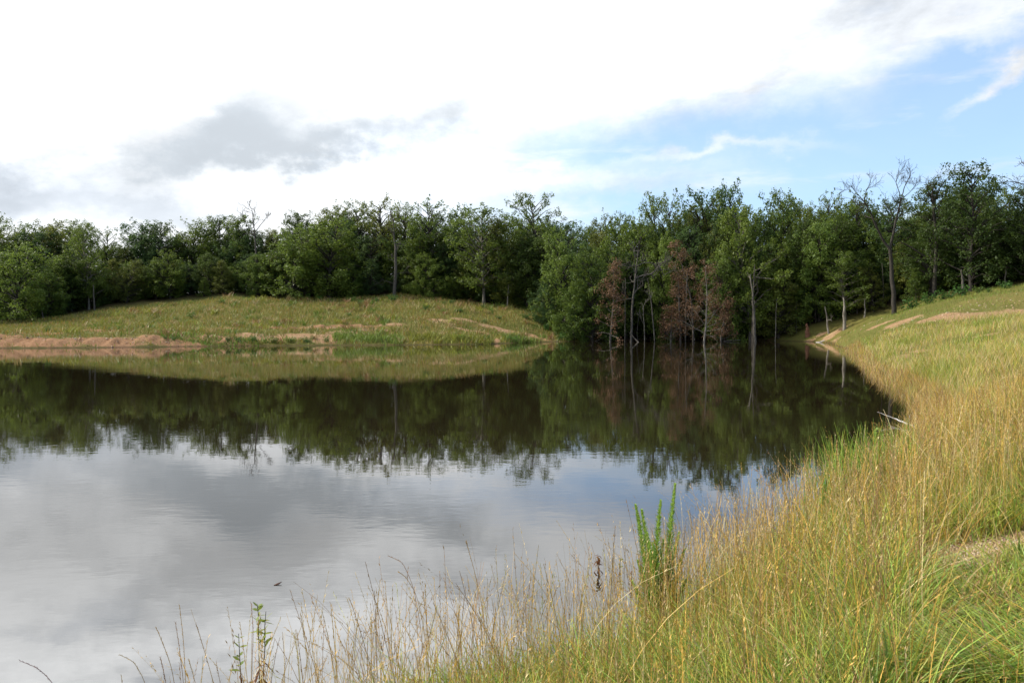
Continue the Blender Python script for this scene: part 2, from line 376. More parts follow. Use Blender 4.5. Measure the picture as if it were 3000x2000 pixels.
# small rills in the eroded bank on the left
ril = np.clip(msk, 0, 1) * (rd > .4) * .20 * (np.sin(GP[:, 0] * 2.3 + np.sin(GP[:, 0] * .7) * 2) * .6 + np.sin(GP[:, 0] * 6.1 + GP[:, 1]) * .3) * np.clip(sg, 0, 1) * (RR.ravel() > 60); gzv = gzv + ril
pxg = 1500 + GP[:, 0] / np.maximum(GP[:, 1], .1) * F
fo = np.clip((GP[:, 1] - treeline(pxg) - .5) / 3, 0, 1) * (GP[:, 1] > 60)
V = np.concatenate([np.stack([GP[:, 0], GP[:, 1], gzv], 1), [[0, 0, gz(0, 0)]]])
i = np.arange(nr - 1)[:, None] * na + np.arange(na)[None]; j = np.arange(nr - 1)[:, None] * na + (np.arange(na)[None] + 1) % na
Q = np.stack([i, j, j + na, i + na], -1).reshape(-1, 4)[:, ::-1]
T_ = np.stack([np.full(na, nr * na), (np.arange(na) + 1) % na, np.arange(na)], 1)[:, ::-1]
z1 = lambda a: np.concatenate([a, [0]])
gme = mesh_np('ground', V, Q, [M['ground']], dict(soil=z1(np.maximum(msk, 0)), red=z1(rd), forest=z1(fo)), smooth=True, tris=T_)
go = tag(add('ground', gme), kind='structure')
wx0, wx1, wy0, wy1 = -100, 45, -12, 104
wme = mesh_np('water', [(wx0, wy0, 0), (wx1, wy0, 0), (wx1, wy1, 0), (wx0, wy1, 0)], [(0, 1, 2, 3)], [M['water']])
tag(add('water', wme), kind='structure')

# ------------------------------------------------------------------ grass: ribbons built straight from arrays
def ribbons(P, h, w, lean, curve, phi, col, nseg=2, tipw=.15, coltip=None, rng=np.random):
    n = len(P); L = nseg + 1; tt = np.linspace(0, 1, L)
    dirv = np.stack([np.cos(phi), np.sin(phi)], 1)
    off = (lean[:, None] * tt + curve[:, None] * tt ** 2.2) * h[:, None]
    zz = tt[None] * h[:, None] * np.sqrt(np.maximum(1 - (lean[:, None] * .7) ** 2, .2)) - (np.abs(curve)[:, None] * .35 * tt ** 3) * h[:, None]
    wa_ = rng.rand(n) * 6.283; wd = np.stack([np.cos(wa_), np.sin(wa_)], 1)
    ww = w[:, None] * (1 - (1 - tipw) * tt[None] ** 1.5) * .5
    c = np.stack([P[:, 0, None] + off * dirv[:, 0, None], P[:, 1, None] + off * dirv[:, 1, None], P[:, 2, None] + zz], -1)
    side = np.concatenate([wd, np.zeros((n, 1))], 1)[:, None] * ww[..., None]
    V = np.stack([c - side, c + side], 2).reshape(-1, 3)
    b = (np.arange(n) * L * 2)[:, None] + (np.arange(nseg) * 2)[None]
    Q = np.stack([b, b + 1, b + 3, b + 2], -1).reshape(-1, 4)
    ct = col if coltip is None else coltip
    cc = col[:, None] * (1 - tt[None, :, None]) + ct[:, None] * tt[None, :, None]
    cc = np.repeat(cc[:, :, None], 2, 2).reshape(-1, 3)
    return V, Q, cc, c
def heads(c, h, rng, k=9, frac=.28, size=.010, col=None):
    """spikelets up the top of each stalk (c: centre line (n,L,3))"""
    n, L = c.shape[:2]
    tt = 1 - frac * (np.arange(k)[None] + rng.rand(n, k) * .8) / k
    f = np.clip(tt * (L - 1), 0, L - 1.001); i0 = f.astype(int); fr = (f - i0)[..., None]; idx = np.arange(n)[:, None]
    p = c[idx, i0] * (1 - fr) + c[idx, i0 + 1] * fr; d = c[idx, i0 + 1] - c[idx, i0]; d /= np.linalg.norm(d, axis=-1, keepdims=True) + 1e-9
    r = rng.randn(n, k, 3); r -= (r * d).sum(-1, keepdims=True) * d; r /= np.linalg.norm(r, axis=-1, keepdims=True)
    s = size * (.6 + .8 * rng.rand(n, k, 1)) * np.asarray(h)[:, None, None]
    up = d * 1.0 + r * .35; sd_ = np.cross(d, r)
    a_ = p; b_ = p + up * s * .9 + sd_ * s * .22; c_ = p + up * s * 2.0 + r * s * .3; d2 = p + up * s * .9 - sd_ * s * .22
    V = np.stack([a_, b_, c_, d2], 2).reshape(-1, 3); Q = np.arange(n * k * 4).reshape(-1, 4)
    return V, Q, np.repeat(col, k * 4, 0)
class Acc:
    def __init__(s): s.V, s.Q, s.C, s.n = [], [], [], 0
    def put(s, V, Q, Cc): s.V.append(V); s.Q.append(Q + s.n); s.C.append(Cc); s.n += len(V)
    def build(s, name, mat): 
        me = mesh_np(name, np.concatenate(s.V), np.concatenate(s.Q), [mat], dict(col=np.concatenate(s.C))); return add(name, me)
GOLD = np.array([.54, .335, .070]); TAN = np.array([.47, .35, .16]); PALE = np.array([.58, .47, .25]); GREEN = np.array([.16, .27, .035]); YG = np.array([.35, .37, .050]); BROWN = np.array([.30, .17, .08]); OLIVE = np.array([.20, .21, .05])
def palette(n, rng, cols, wts, jit=.42):
    wts = np.array(wts, float); i = rng.choice(len(cols), n, p=wts / wts.sum()); return np.array(cols)[i] * (1 + (rng.rand(n, 1) - .5) * 2 * jit)
def low(P, wl, seed):
    r = np.random.RandomState(seed); z = 0
    for k in range(7):
        an = r.rand() * 6.28; l = wl * (.5 + r.rand()); z = z + np.sin((P[:, 0] * math.cos(an) + P[:, 1] * math.sin(an)) / l * 6.28 + r.rand() * 6.28)
    return z / 7 * 1.8
def scatter(rng, n, r0, r1, a0, a1, smin=.0, smax=99, p=1.0, soilcut=True):
    """n points between radii and azimuths, uniform in area for p=2, denser near for smaller p"""
    u = rng.rand(n); r = (r0 ** p + u * (r1 ** p - r0 ** p)) ** (1 / p); a = np.radians(a0 + rng.rand(n) * (a1 - a0))
    P = np.stack([r * np.sin(a), r * np.cos(a)], 1); s = sdist(P); k = (s > smin) & (s < smax); P, s = P[k], s[k]
    if soilcut:
        m_, _ = soilmask(P); k = rng.rand(len(P)) > np.clip((m_ + low(P, 1.2, 3) * .25 - .30) * 2.4, 0, .97); P, s = P[k], s[k]
    z = ground(P, s); return np.concatenate([P, z[:, None]], 1), s
rng = np.random.RandomState(11)

# --- near bank: green under-grass and gold stalks
def near_grass():
    g1 = Acc()
    P, s = scatter(rng, 95000, 1.6, 13.5, -22, 42, .12, 99, 1.5)
    gm = low(P, 1.6, 21) + np.clip((6.0 - P[:, 1]) * .22, -1, .7) + (P[:, 0] > 1.2) * .15
    n = len(P); h = (.22 + .26 * rng.rand(n) + .10 * (gm > .3)) * np.clip(.55 + s * .4, .55, 1); zr = np.clip((P[:, 0] / P[:, 1] - .48) / .05, 0, 1) * (P[:, 1] < 5.7); h = h * (1 - .66 * zr); isg = rng.rand(n) < np.clip(.64 + .30 * gm, .2, .95)
    col = np.where(isg[:, None], palette(n, rng, [GREEN, YG, GREEN * 1.3], [3, 3, 1.5]), palette(n, rng, [GOLD, TAN, YG, BROWN], [3, 2, 3, 1]))
    g1.put(*ribbons(P, h, .0055 + .005 * rng.rand(n), .15 + .4 * rng.rand(n), .1 + .6 * rng.rand(n), rng.rand(n) * 6.28, col, 3, .1, col * .9 + TAN * .1, rng)[:3])
    P, s = scatter(rng, 5200, 1.8, 7.5, -18, 42, .15, 99, 1.5); n = len(P); gm = low(P, 1.6, 21) + (P[:, 0] > 1.0) * .3; k = rng.rand(n) < np.clip(.45 + gm * .6, .08, 1); P = P[k]; n = len(P)
    hz = 1 - .45 * ((P[:, 0] / P[:, 1] > .48) & (P[:, 1] < 5.7))
    g1.put(*ribbons(P, (.30 + .25 * rng.rand(n)) * hz, .009 + .006 * rng.rand(n), .25 + .5 * rng.rand(n), .3 + .8 * rng.rand(n), rng.rand(n) * 6.28, palette(n, rng, [GREEN * 1.1, YG, np.array([.22, .34, .06]), TAN], [3, 2, 2, 1]), 6, .05, None, rng)[:3])
    # dense litter
    P, s = scatter(rng, 26000, 1.6, 9, -20, 42, .05, 99, 1.6); n = len(P)
    g1.put(*ribbons(P, .05 + .10 * rng.rand(n), .004 + .004 * rng.rand(n), .7 + .5 * rng.rand(n), .3 * rng.rand(n), rng.rand(n) * 6.28, palette(n, rng, [TAN, BROWN, PALE], [3, 2, 1]), 2, .3, None, rng)[:3])
    P, s = scatter(rng, 1500, 4.6, 6.6, 24, 36, .05, 99, 1.6, soilcut=False); n = len(P)
    g1.put(*ribbons(P, .04 + .12 * rng.rand(n), .003 + .003 * rng.rand(n), .6 + .5 * rng.rand(n), .3 * rng.rand(n), rng.rand(n) * 6.28, palette(n, rng, [TAN, BROWN, YG], [3, 2, 2]), 2, .3, None, rng)[:3])
    tag(g1.build('bank_grass', M['grass']), 'low green and yellow grass blades covering the near bank under the tall straw', 'grass', kind='stuff')
    g2 = Acc()
    def thin(P, h):
        q = 1500 + P[:, 0] / P[:, 1] * F; z = (q > 2700 - low(P, 1.5, 77) * 90) & (P[:, 1] < 5.9); return (~z) | (rng.rand(len(P)) < np.where(P[:, 1] > 3.6, .14, .30)), np.where(z & (P[:, 1] > 2.6), .50, 1)
    def stalks(N_, r0, r1, smin, smax, hh, wmul=1.0, dens=None, p=1.5, hd=True, pal=([GOLD, TAN, PALE * .9, BROWN, YG], [5, 3, 1.0, 2.6, 1]), a=(-22, 42)):
        P, s = scatter(rng, N_, r0, r1, a[0], a[1], smin, smax, p)
        if dens is not None: k = rng.rand(len(P)) < dens(P, s); P, s = P[k], s[k]
        k, hm = thin(P, 0); P, s, hm = P[k], s[k], hm[k]
        n = len(P); h = hm * hh * (.50 + .55 * rng.rand(n) ** .8); col = palette(n, rng, *pal); base = col * .75 + YG * .25
        V, Q, cc, c = ribbons(P, h, (.0022 + .0016 * rng.rand(n)) * wmul, .02 + .30 * rng.rand(n) ** 2, .02 + .55 * rng.rand(n) ** 3, rng.rand(n) * 6.28, base, 6, .5, col, rng)
        g2.put(V, Q, cc)
        if hd:
            k = rng.rand(n) < .75
            g2.put(*heads(c[k], h[k] ** .3, rng, 12 if r1 < 9.5 else 7, .30, .0086 * wmul ** .7, (col * .8 + TAN * .3)[k]))
    stalks(3000, 1.9, 4.2, .1, 99, .66, 1.0, lambda P, s: .3 + .35 * (low(P, 2, 8) > -.2), a=(-14, 42))
    stalks(10500, 4.0, 9.0, .0, 99, .82, 1.15, lambda P, s: .55 + .4 * (low(P, 1.7, 8) > -.1), p=1.7)
    stalks(17000, 9.0, 22, .0, 99, .78, 1.8, lambda P, s: .75 + .25 * (low(P, 2.5, 8) > 0), p=1.4, a=(0, 42))
    stalks(2000, 3.2, 12, .0, 99, 1.0, 1.25, None, p=1.6, pal=([PALE, GOLD, BROWN * .8, BROWN * 1.2], [2, 3, 2, 2]))
    # the fringe standing in the shallows
    stalks(4200, 4.3, 8.5, -.5, .25, .86, 1.0, lambda P, s: np.clip(.9 + s * 1.5, 0, 1) * np.clip((P[:, 0] + 2.2) / 2.3, .05, 1), p=2, pal=([TAN, GOLD, BROWN, PALE], [3, 4, 2, 1]), a=(-24, 36))
    stalks(4200, 8.5, 24, -.6, .4, .80, 1.6, None, p=1.2, pal=([TAN, GOLD, BROWN, PALE], [3, 4, 2, 1]), a=(5, 42))
    tag(g2.build('straw_grass', M['straw']), 'tall golden straw grass with thin seed heads along the near bank', 'grass', kind='stuff')
near_grass()

# --- the green sedge at the water's edge on the right
def sedge():
    g = Acc()
    for px, D, n, hh in [(2440, 8.9, 150, 1.0), (2500, 9.2, 190, 1.05), (2560, 9.5, 160, .9), (2610, 9.8, 150, .95), (2650, 10.3, 100, .85), (2380, 8.5, 60, .6)]:
        x, y = wp(px, D); P2 = np.stack([x + rng.randn(n) * .14, y + rng.randn(n) * .22], 1); z = np.maximum(ground(P2), -.05)
        P = np.concatenate([P2, z[:, None]], 1); h = hh * (.5 + .5 * rng.rand(n))
        col = palette(n, rng, [np.array([.12, .27, .05]), YG, GREEN], [4, 1, 2])
        g.put(*ribbons(P, h, .008 + .006 * rng.rand(n), .02 + .16 * rng.rand(n), .04 + .1 * rng.rand(n), rng.rand(n) * 6.28, col, 4, .2, col * .8 + YG * .3, rng)[:3])
    tag(g.build('green_sedge', M['grass']), 'upright bright green sedge among the straw where the pond turns right', 'sedge', kind='stuff')
sedge()

# --- the long bank on the right, running away to the trees
def far_bank():
    g = Acc()
    def band(N_, r0, r1, hh, wd, a=(8, 42), p=1.1, smin=-.35, pal=([GOLD, YG, TAN, PALE, GREEN * 1.1], [2, 4, 4, 2.5, 2]), nseg=2):
        P, s = scatter(rng, N_, r0, r1, a[0], a[1], smin, 99, p); n = len(P)
        pxx = 1500 + P[:, 0] / P[:, 1] * F; k = (P[:, 1] < treeline(pxx) + 1) ; P, s = P[k], s[k]; n = len(P)
        gm = low(P, 7, 31); h = hh * (.45 + .55 * rng.rand(n)) * (1 + .25 * low(P, 3, 5))
        col = palette(n, rng, *pal, jit=.2) * (1.12 + .22 * low(P, 6, 41)[:, None])
        k = rng.rand(n) < np.clip(gm * 1.1 + .12, 0, .85); col[k] = palette(k.sum(), rng, [YG * .9, GREEN * 1.3, OLIVE * 1.2], [3, 2, 2], jit=.2)
        k = (s < .6) & (rng.rand(n) < .75); col[k] = palette(k.sum(), rng, [TAN, BROWN * 1.2, GOLD], [3, 2, 3])
        g.put(*ribbons(P, np.maximum(h, .1), wd * (.7 + .7 * rng.rand(n)) * np.sqrt(P[:, 1] / r0), .05 + .3 * rng.rand(n), .05 + .35 * rng.rand(n), rng.rand(n) * 6.28, col * .85, nseg, .3, col, rng)[:3])
    band(60000, 13, 34, .62, .0065, p=1.0, nseg=3)
    band(70000, 30, 70, .55, .012, p=1.0)
    band(16000, 62, 95, .34, .02, a=(15, 40), p=1.5, pal=([YG * .6, OLIVE * .9, GREEN * .8], [2, 4, 3]))
    tag(g.build('embankment_grass', M['grass']), 'pale yellow green grass on the long embankment curving along the right shore', 'grass', kind='stuff')
far_bank()

# --- the meadow on the far hill
TLx = lambda px: float(treeline(px))
def hill_grass():
    g = Acc(); P, s = scatter(rng, 90000, 68, 112, -36, 5.5, .25, 99, 1.0)
    pxx = 1500 + P[:, 0] / P[:, 1] * F; k = P[:, 1] < treeline(pxx) + 1.5; P, s = P[k], s[k]; n = len(P)
    gm = low(P, 9, 51); col = palette(n, rng, [YG * .75, OLIVE * 1.1, GOLD * .7, TAN * .75], [3, 4, 2, 2], jit=.18)
    k = rng.rand(n) < np.clip(gm * .5 + .1, 0, .6); col[k] = palette(k.sum(), rng, [GREEN * .9, OLIVE], [1, 2], jit=.15)
    h = (.16 + .30 * rng.rand(n)) * (1 + .3 * low(P, 4, 6))
    g.put(*ribbons(P, np.maximum(h, .08), .03 + .03 * rng.rand(n), .05 + .3 * rng.rand(n), .1 + .3 * rng.rand(n), rng.rand(n) * 6.28, col * .85, 2, .35, col, rng)[:3])
    for _ in range(420):
        q = np.array([[rng.uniform(-46, 6), rng.uniform(74, 110)]]); sd_ = sdist(q)[0]; pq = 1500 + q[0, 0] / q[0, 1] * F
        if sd_ < .8 or q[0, 1] > TLx(pq) or rng.rand() < .35 + .5 * low(q, 12, 63)[0]: continue
        n = rng.randint(10, 34); P2 = q + rng.randn(n, 2) * rng.uniform(.12, .45); P = np.concatenate([P2, ground(P2)[:, None]], 1); c0 = [GREEN * .75, OLIVE * .8, TAN * .9, YG * .8, BROWN][rng.randint(5)]
        g.put(*ribbons(P, (.3 + .45 * rng.rand(n)) * rng.uniform(.7, 1.3), .05 + .04 * rng.rand(n), .15 + .4 * rng.rand(n), .2 + .3 * rng.rand(n), rng.rand(n) * 6.28, palette(n, rng, [c0], [1], jit=.2), 2, .3, None, rng)[:3])
    tag(g.build('meadow_grass', M['grass']), 'olive and straw coloured meadow grass over the low hill across the pond', 'grass', kind='stuff')
    g = Acc()
    for px0, px1, D, n, hh, pal in [(975, 1180, 80.2, 1900, .75, [np.array([.20, .28, .045]), np.array([.15, .20, .04])]), (1200, 1440, 82, 2000, .7, [OLIVE, YG * .8]), (1470, 1590, 87, 1100, .7, [OLIVE * .8, GREEN]), (470, 760, 75.6, 1200, .36, [GREEN, OLIVE * .8])]:
        pxs = px0 + (px1 - px0) * rng.rand(n); Dd = D + rng.randn(n) * .9; P2 = np.stack([(pxs - 1500) / F * Dd, Dd], 1); sdd = sdist(P2)
        P2 = P2[sdd > -.2]; P = np.concatenate([P2, np.maximum(ground(P2), 0)[:, None]], 1); n = len(P); col = palette(n, rng, pal, [1, 1])
        g.put(*ribbons(P, hh * (.4 + .6 * rng.rand(n)) * (1 + .4 * low(P, 2.2, 9)), .04 + .03 * rng.rand(n), .1 + .3 * rng.rand(n), .1 + .3 * rng.rand(n), rng.rand(n) * 6.28, col, 2, .3, None, rng)[:3])
    tag(g.build('shore_reeds', M['grass']), 'bright green reeds and rushes lining the water below the far hill', 'reeds', kind='stuff')
hill_grass()

# --- broad green tussock in the near right corner
def tussocks():
    g = Acc()
    for px, D, n, hh, k in [(2960, 3.05, 620, .36, 1.4), (2790, 3.1, 460, .34, 1.3), (3080, 3.3, 300, .30, 1.2), (2620, 3.25, 300, .32, 1.2), (2880, 3.4, 260, .26, 1.2), (2700, 3.5, 260, .28, 1), (2930, 7.6, 300, .60, .6), (3020, 8.2, 300, .62, .6), (2860, 8.6, 160, .5, .6), (2450, 3.9, 160, .34, .8)]:
        x, y = wp(px, D); P2 = np.stack([x + rng.randn(n) * .10, y + rng.randn(n) * .10], 1); P = np.concatenate([P2, ground(P2)[:, None]], 1)
        col = palette(n, rng, [np.array([.16, .27, .045]), np.array([.26, .36, .07]), YG, TAN, GOLD], [4, 3, 3, 1, 1])
        g.put(*ribbons(P, hh * (.6 + .5 * rng.rand(n)), .007 + .005 * rng.rand(n) * k, .3 + .5 * rng.rand(n), .3 + .5 * rng.rand(n), rng.rand(n) * 6.28 * .8 + 1.6, col, 6, .08, col * 1.1, rng)[:3])
    tag(g.build('green_tussocks', M['grass']), 'arching bright green tussock grass in the near right corner', 'grass', kind='stuff')
tussocks()

# ------------------------------------------------------------------ trees
def tube(acc, pts, rad, sides=5):
    pts = np.asarray(pts, float); L = len(pts); d = np.gradient(pts, axis=0); d /= np.linalg.norm(d, axis=1, keepdims=True) + 1e-9
    ref = np.array([1.0, 0.1, 0]) if abs(d[0][0]) < .8 else np.array([0, 1.0, .1])
    u = np.cross(d, ref); u /= np.linalg.norm(u, axis=1, keepdims=True) + 1e-9; v = np.cross(d, u)
    a = np.arange(sides) / sides * 6.2832
    V = pts[:, None] + (u[:, None] * np.cos(a)[None, :, None] + v[:, None] * np.sin(a)[None, :, None]) * np.asarray(rad)[:, None, None]
    n0 = acc['n']; acc['V'].append(V.reshape(-1, 3)); i = np.arange(L - 1)[:, None] * sides + np.arange(sides)[None]; j = np.arange(L - 1)[:, None] * sides + (np.arange(sides)[None] + 1) % sides
    acc['Q'].append(np.stack([i, j, j + sides, i + sides], -1).reshape(-1, 4) + n0); acc['n'] += L * sides
def tacc(): return dict(V=[], Q=[], n=0)
def tbuild(name, acc, mat): return mesh_np(name, np.concatenate(acc['V']), np.concatenate(acc['Q']), [mat], smooth=True)
def wander(p, d, length, n, wob, rg, up=0.0):
    pts = [np.array(p, float)]; d = np.array(d, float)
    for i in range(n):
        d = d + rg.randn(3) * wob; d[2] += up; d /= np.linalg.norm(d); pts.append(pts[-1] + d * length / n)
    return np.array(pts)
def leaves(clumps, rg, size=.26, dens=95, asp=.62, flat=.92, droop=0.0):
    """clumps: list of (x,y,z,r); returns V,Q,tint"""
    Vs, Ts = [], []
    for x, y, z, r in clumps:
        n = max(6, int(dens * r * r)); d = rg.randn(n, 3); d /= np.linalg.norm(d, axis=1, keepdims=True)
        rr = r * (.35 + .65 * rg.rand(n, 1) ** .6) * (1 + .18 * rg.randn(n, 1)); c = np.array([x, y, z]) + d * rr * np.array([1, 1, flat]); c[:, 2] -= droop * rg.rand(n)
        nn = d * .7 + np.array([0, 0, .75]) + rg.randn(n, 3) * .55; nn /= np.linalg.norm(nn, axis=1, keepdims=True)
        a = np.cross(nn, rg.randn(n, 3)); a /= np.linalg.norm(a, axis=1, keepdims=True); b = np.cross(nn, a)
        s = size * (.6 + .8 * rg.rand(n, 1)) * .5; a *= s; b *= s * asp
        Vs.append(np.stack([c - a, c - b * 1.0 + a * .1, c + a, c + b + a * .1], 1).reshape(-1, 3))
        Ts.append(np.repeat(np.clip(rg.rand() * .7 + .3 * rg.rand(n), 0, 1), 4))
    V = np.concatenate(Vs); return V, np.arange(len(V)).reshape(-1, 4), np.concatenate(Ts)
def env(tv, kind):
    if kind == 'full': return np.interp(tv, [0, .08, .3, .55, .8, .93, 1], [.55, .88, 1, .95, .74, .52, .2])
    if kind == 'cone': return np.interp(tv, [0, .1, .3, .6, .85, 1], [.6, .95, .95, .62, .3, .06])
    if kind == 'tall': return np.interp(tv, [0, .15, .4, .7, .9, 1], [.4, .65, .9, 1, .82, .5])
    return np.interp(tv, [0, .2, .5, .8, 1], [.6, .95, 1, .8, .3])
def make_tree(seed, kind, H=13.0, W=8.0, base=.12, nlimb=30, crs=1.0, lsize=.30, dens=80, bark='bark', leaf='leaf', tr=.19, gaps=0.0, lean=.0):
    rg = np.random.RandomState(seed); ta = tacc(); top = H * .93
    ax = wander((0, 0, 0), (lean, .0, 1), top, 12, .045, rg, .02); ax[:, :2] *= .8; rad = np.linspace(tr, .03, len(ax)); rad[0] *= 1.35
    tube(ta, ax, rad, 8); clumps = []; lob = rg.rand(6) * 6.28
    for i in range(nlimb):
        tv = (i + rg.rand()) / nlimb; tv = tv ** (.9 if kind != 'tall' else .75); z0 = H * (base + (1 - base) * tv); 
        an = i * 2.4 + rg.randn() * .4; e = env(tv, kind) * W / 2 * (1 + .20 * math.sin(an * 2 + lob[0] + tv * 5) + .16 * math.sin(an * 3 + lob[1] - tv * 7)) * (.72 + .42 * rg.rand())
        rise = (.30 + .75 * tv) if kind != 'tall' else (.45 + .6 * tv); zs = max(H * base * .6, z0 - e * rise * .8); zs = min(zs, top * .95)
        f = zs / top * (len(ax) - 1); k = min(int(f), len(ax) - 2); p = ax[k] * (1 - f + k) + ax[k + 1] * (f - k)
        tip = np.array([p[0] + math.cos(an) * e, p[1] + math.sin(an) * e, z0]); 
        L = 5; s_ = np.linspace(0, 1, L)[:, None]; br = p + (tip - p) * s_; br[:, 2] += np.sin(s_[:, 0] * 3.14) * e * .10; br[1:] += rg.randn(L - 1, 3) * e * .05
        rb = np.linspace(.05 + .014 * e, .012, L); tube(ta, br, rb, 5)
        if rg.rand() < gaps: continue
        cr = (.50 + .62 * rg.rand()) * crs * (1 - .30 * tv)
        clumps.append((*br[-1], cr)); 
        clumps.append((*(br[3] + rg.randn(3) * .3), cr * .85))
        if e > 1.6: clumps.append((*(br[2] + rg.randn(3) * .35), cr * .8))
        for q in range(3 if e > 1.3 else 2):
            d = rg.randn(3); d[2] = abs(d[2]) * .5 - .1; d /= np.linalg.norm(d); ln = (.5 + .7 * rg.rand()) * crs * 1.1; q0 = br[rg.randint(2, L)]
            tw = wander(q0, d + (tip - p) / max(e, .5) * .5, ln, 3, .2, rg); tube(ta, tw, [.022, .015, .01, .006], 4); clumps.append((*tw[-1], cr * (.5 + .35 * rg.rand())))
    clumps.append((*ax[-1], .55 * crs)); 
    V, Q, T = leaves(clumps, rg, lsize, dens)
    root_t = tbuild('trunk', ta, M[bark]); root_c = mesh_np('crown', V, Q, [M[leaf]], dict(tint=T))
    return dict(trunk=root_t, crown=root_c, H=float(np.percentile(V[:, 2], 98.8)), W=float(np.percentile(V[:, 0], 97) - np.percentile(V[:, 0], 3)))
def dead(seed, H=12, spread=.5, levels=4, tr=.14, kids=4, up=.06, first=.3, twig=.006):
    rg = np.random.RandomState(seed); ta = tacc(); ba = tacc(); ax = wander((0, 0, 0), (0, 0, 1), H, 14, .035, rg, .02); tube(ta, ax, np.linspace(tr, .02, 15), 7); ends = []
    def rec(p, d, ln, r, lev):
        pts = wander(p, d, ln, 5, .16, rg, up * .5); tube(ba, pts, np.linspace(r, max(r * .45, twig), 6), 4); ends.append(pts[-1])
        if lev <= 0: return
        for k in range(3 if lev > 1 else 2):
            q = pts[rg.randint(2, 6)]; nd = (pts[-1] - pts[0]) / ln + rg.randn(3) * .6; nd[2] += up * 2; nd /= np.linalg.norm(nd); rec(q, nd, ln * (.45 + .25 * rg.rand()), max(r * .5, twig), lev - 1)
    nb = kids * 5
    for i in range(nb):
        tv = first + (1 - first) * (i + rg.rand()) / nb; f = tv * 14; k = min(int(f), 13); p = ax[k] + (ax[k + 1] - ax[k]) * (f - k); an = i * 2.4 + rg.randn() * .5
        rec(p, np.array([math.cos(an), math.sin(an), .35 + .5 * tv]) / 1.2, H * spread * (1.1 - tv * .75) * (.5 + .6 * rg.rand()) * .5, tr * .35 * (1.1 - tv), levels - 2)
    return ta, ba, ends
PROTO = {}
VAR = [(8.0, 66, 1.0, .25, 118, 'leaf'), (6.6, 74, .78, .20, 185, 'leaf_warm'), (7.4, 60, .92, .23, 135, 'leaf_cool'), (8.4, 56, 1.22, .28, 95, 'leaf')]
for s in range(4): PROTO['full%d' % s] = make_tree(100 + s, 'full', 13, VAR[s][0], .05, *VAR[s][1:5], leaf=VAR[s][5])
for s in range(2): PROTO['light%d' % s] = make_tree(120 + s, 'full', 12, 8.0, .03, 66, 1.0, .25, 124, leaf='leaf_light')
for s in range(2): PROTO['cone%d' % s] = make_tree(130 + s, 'cone', 10, 5.4, .04, 66, .74, .21, 160, leaf=('leaf', 'leaf_warm')[s])
for s in range(4): PROTO['tall%d' % s] = make_tree(140 + s, 'tall', 16, 8.5, .30, 44, .95, .25, 114, gaps=.12, tr=.24, leaf=('leaf', 'leaf_cool', 'leaf_warm', 'leaf')[s])
for s in range(2): PROTO['dark%d' % s] = make_tree(150 + s, 'full', 14, 8.0, .08, 62, 1.0, .25, 118, leaf='leaf_dark', tr=.24)
for s in range(2): PROTO['pale%d' % s] = make_tree(160 + s, 'full', 14, 8.0, .18, 54, .95, .25, 118, bark='bark_mid', tr=.20)
for s in range(2): PROTO['open%d' % s] = make_tree(170 + s, 'tall', 16, 8.5, .42, 36, .82, .25, 119, gaps=.16, tr=.22)
PROTO['sapling0'] = make_tree(180, 'cone', 4, 2.2, .08, 18, .42, .16, 190, tr=.04)
protoobj = {}
def place_tree(kind, px, D, top, width, label, group=None, name='oak_tree', rot=None, leaf=None, cat='tree'):
    pr = PROTO[kind]; q = on_ground(px, D); ztop = at_d(px, top, D)[2]; Hh = ztop - q[2]; Ww = width / F * D
    if kind in protoobj: o = copy_thing(protoobj[kind]); o.name = name; o.rotation_euler.z = rot if rot is not None else random.random() * 6.28
    else:
        o = empty(name, (0, 0, 0)); add('trunk', pr['trunk'], o); add('crown', pr['crown'], o); protoobj[kind] = o
        for pk in ('label', 'category', 'group'):
            if pk in o: del o[pk]
    if group is None and 'group' in o: del o['group']
    o.location = (q[0], q[1], q[2] - .1)
    sx = Ww / pr['W']; sz = Hh / pr['H']; sx = min(sx, sz * 1.22); jx = random.uniform(.88, 1.13); o.scale = (sx * jx, sx / jx, sz)
    if rot is not None: o.rotation_euler.z = rot
    tag(o, label, cat, group); return o
random.seed(4)
TL = lambda px: float(treeline(px))
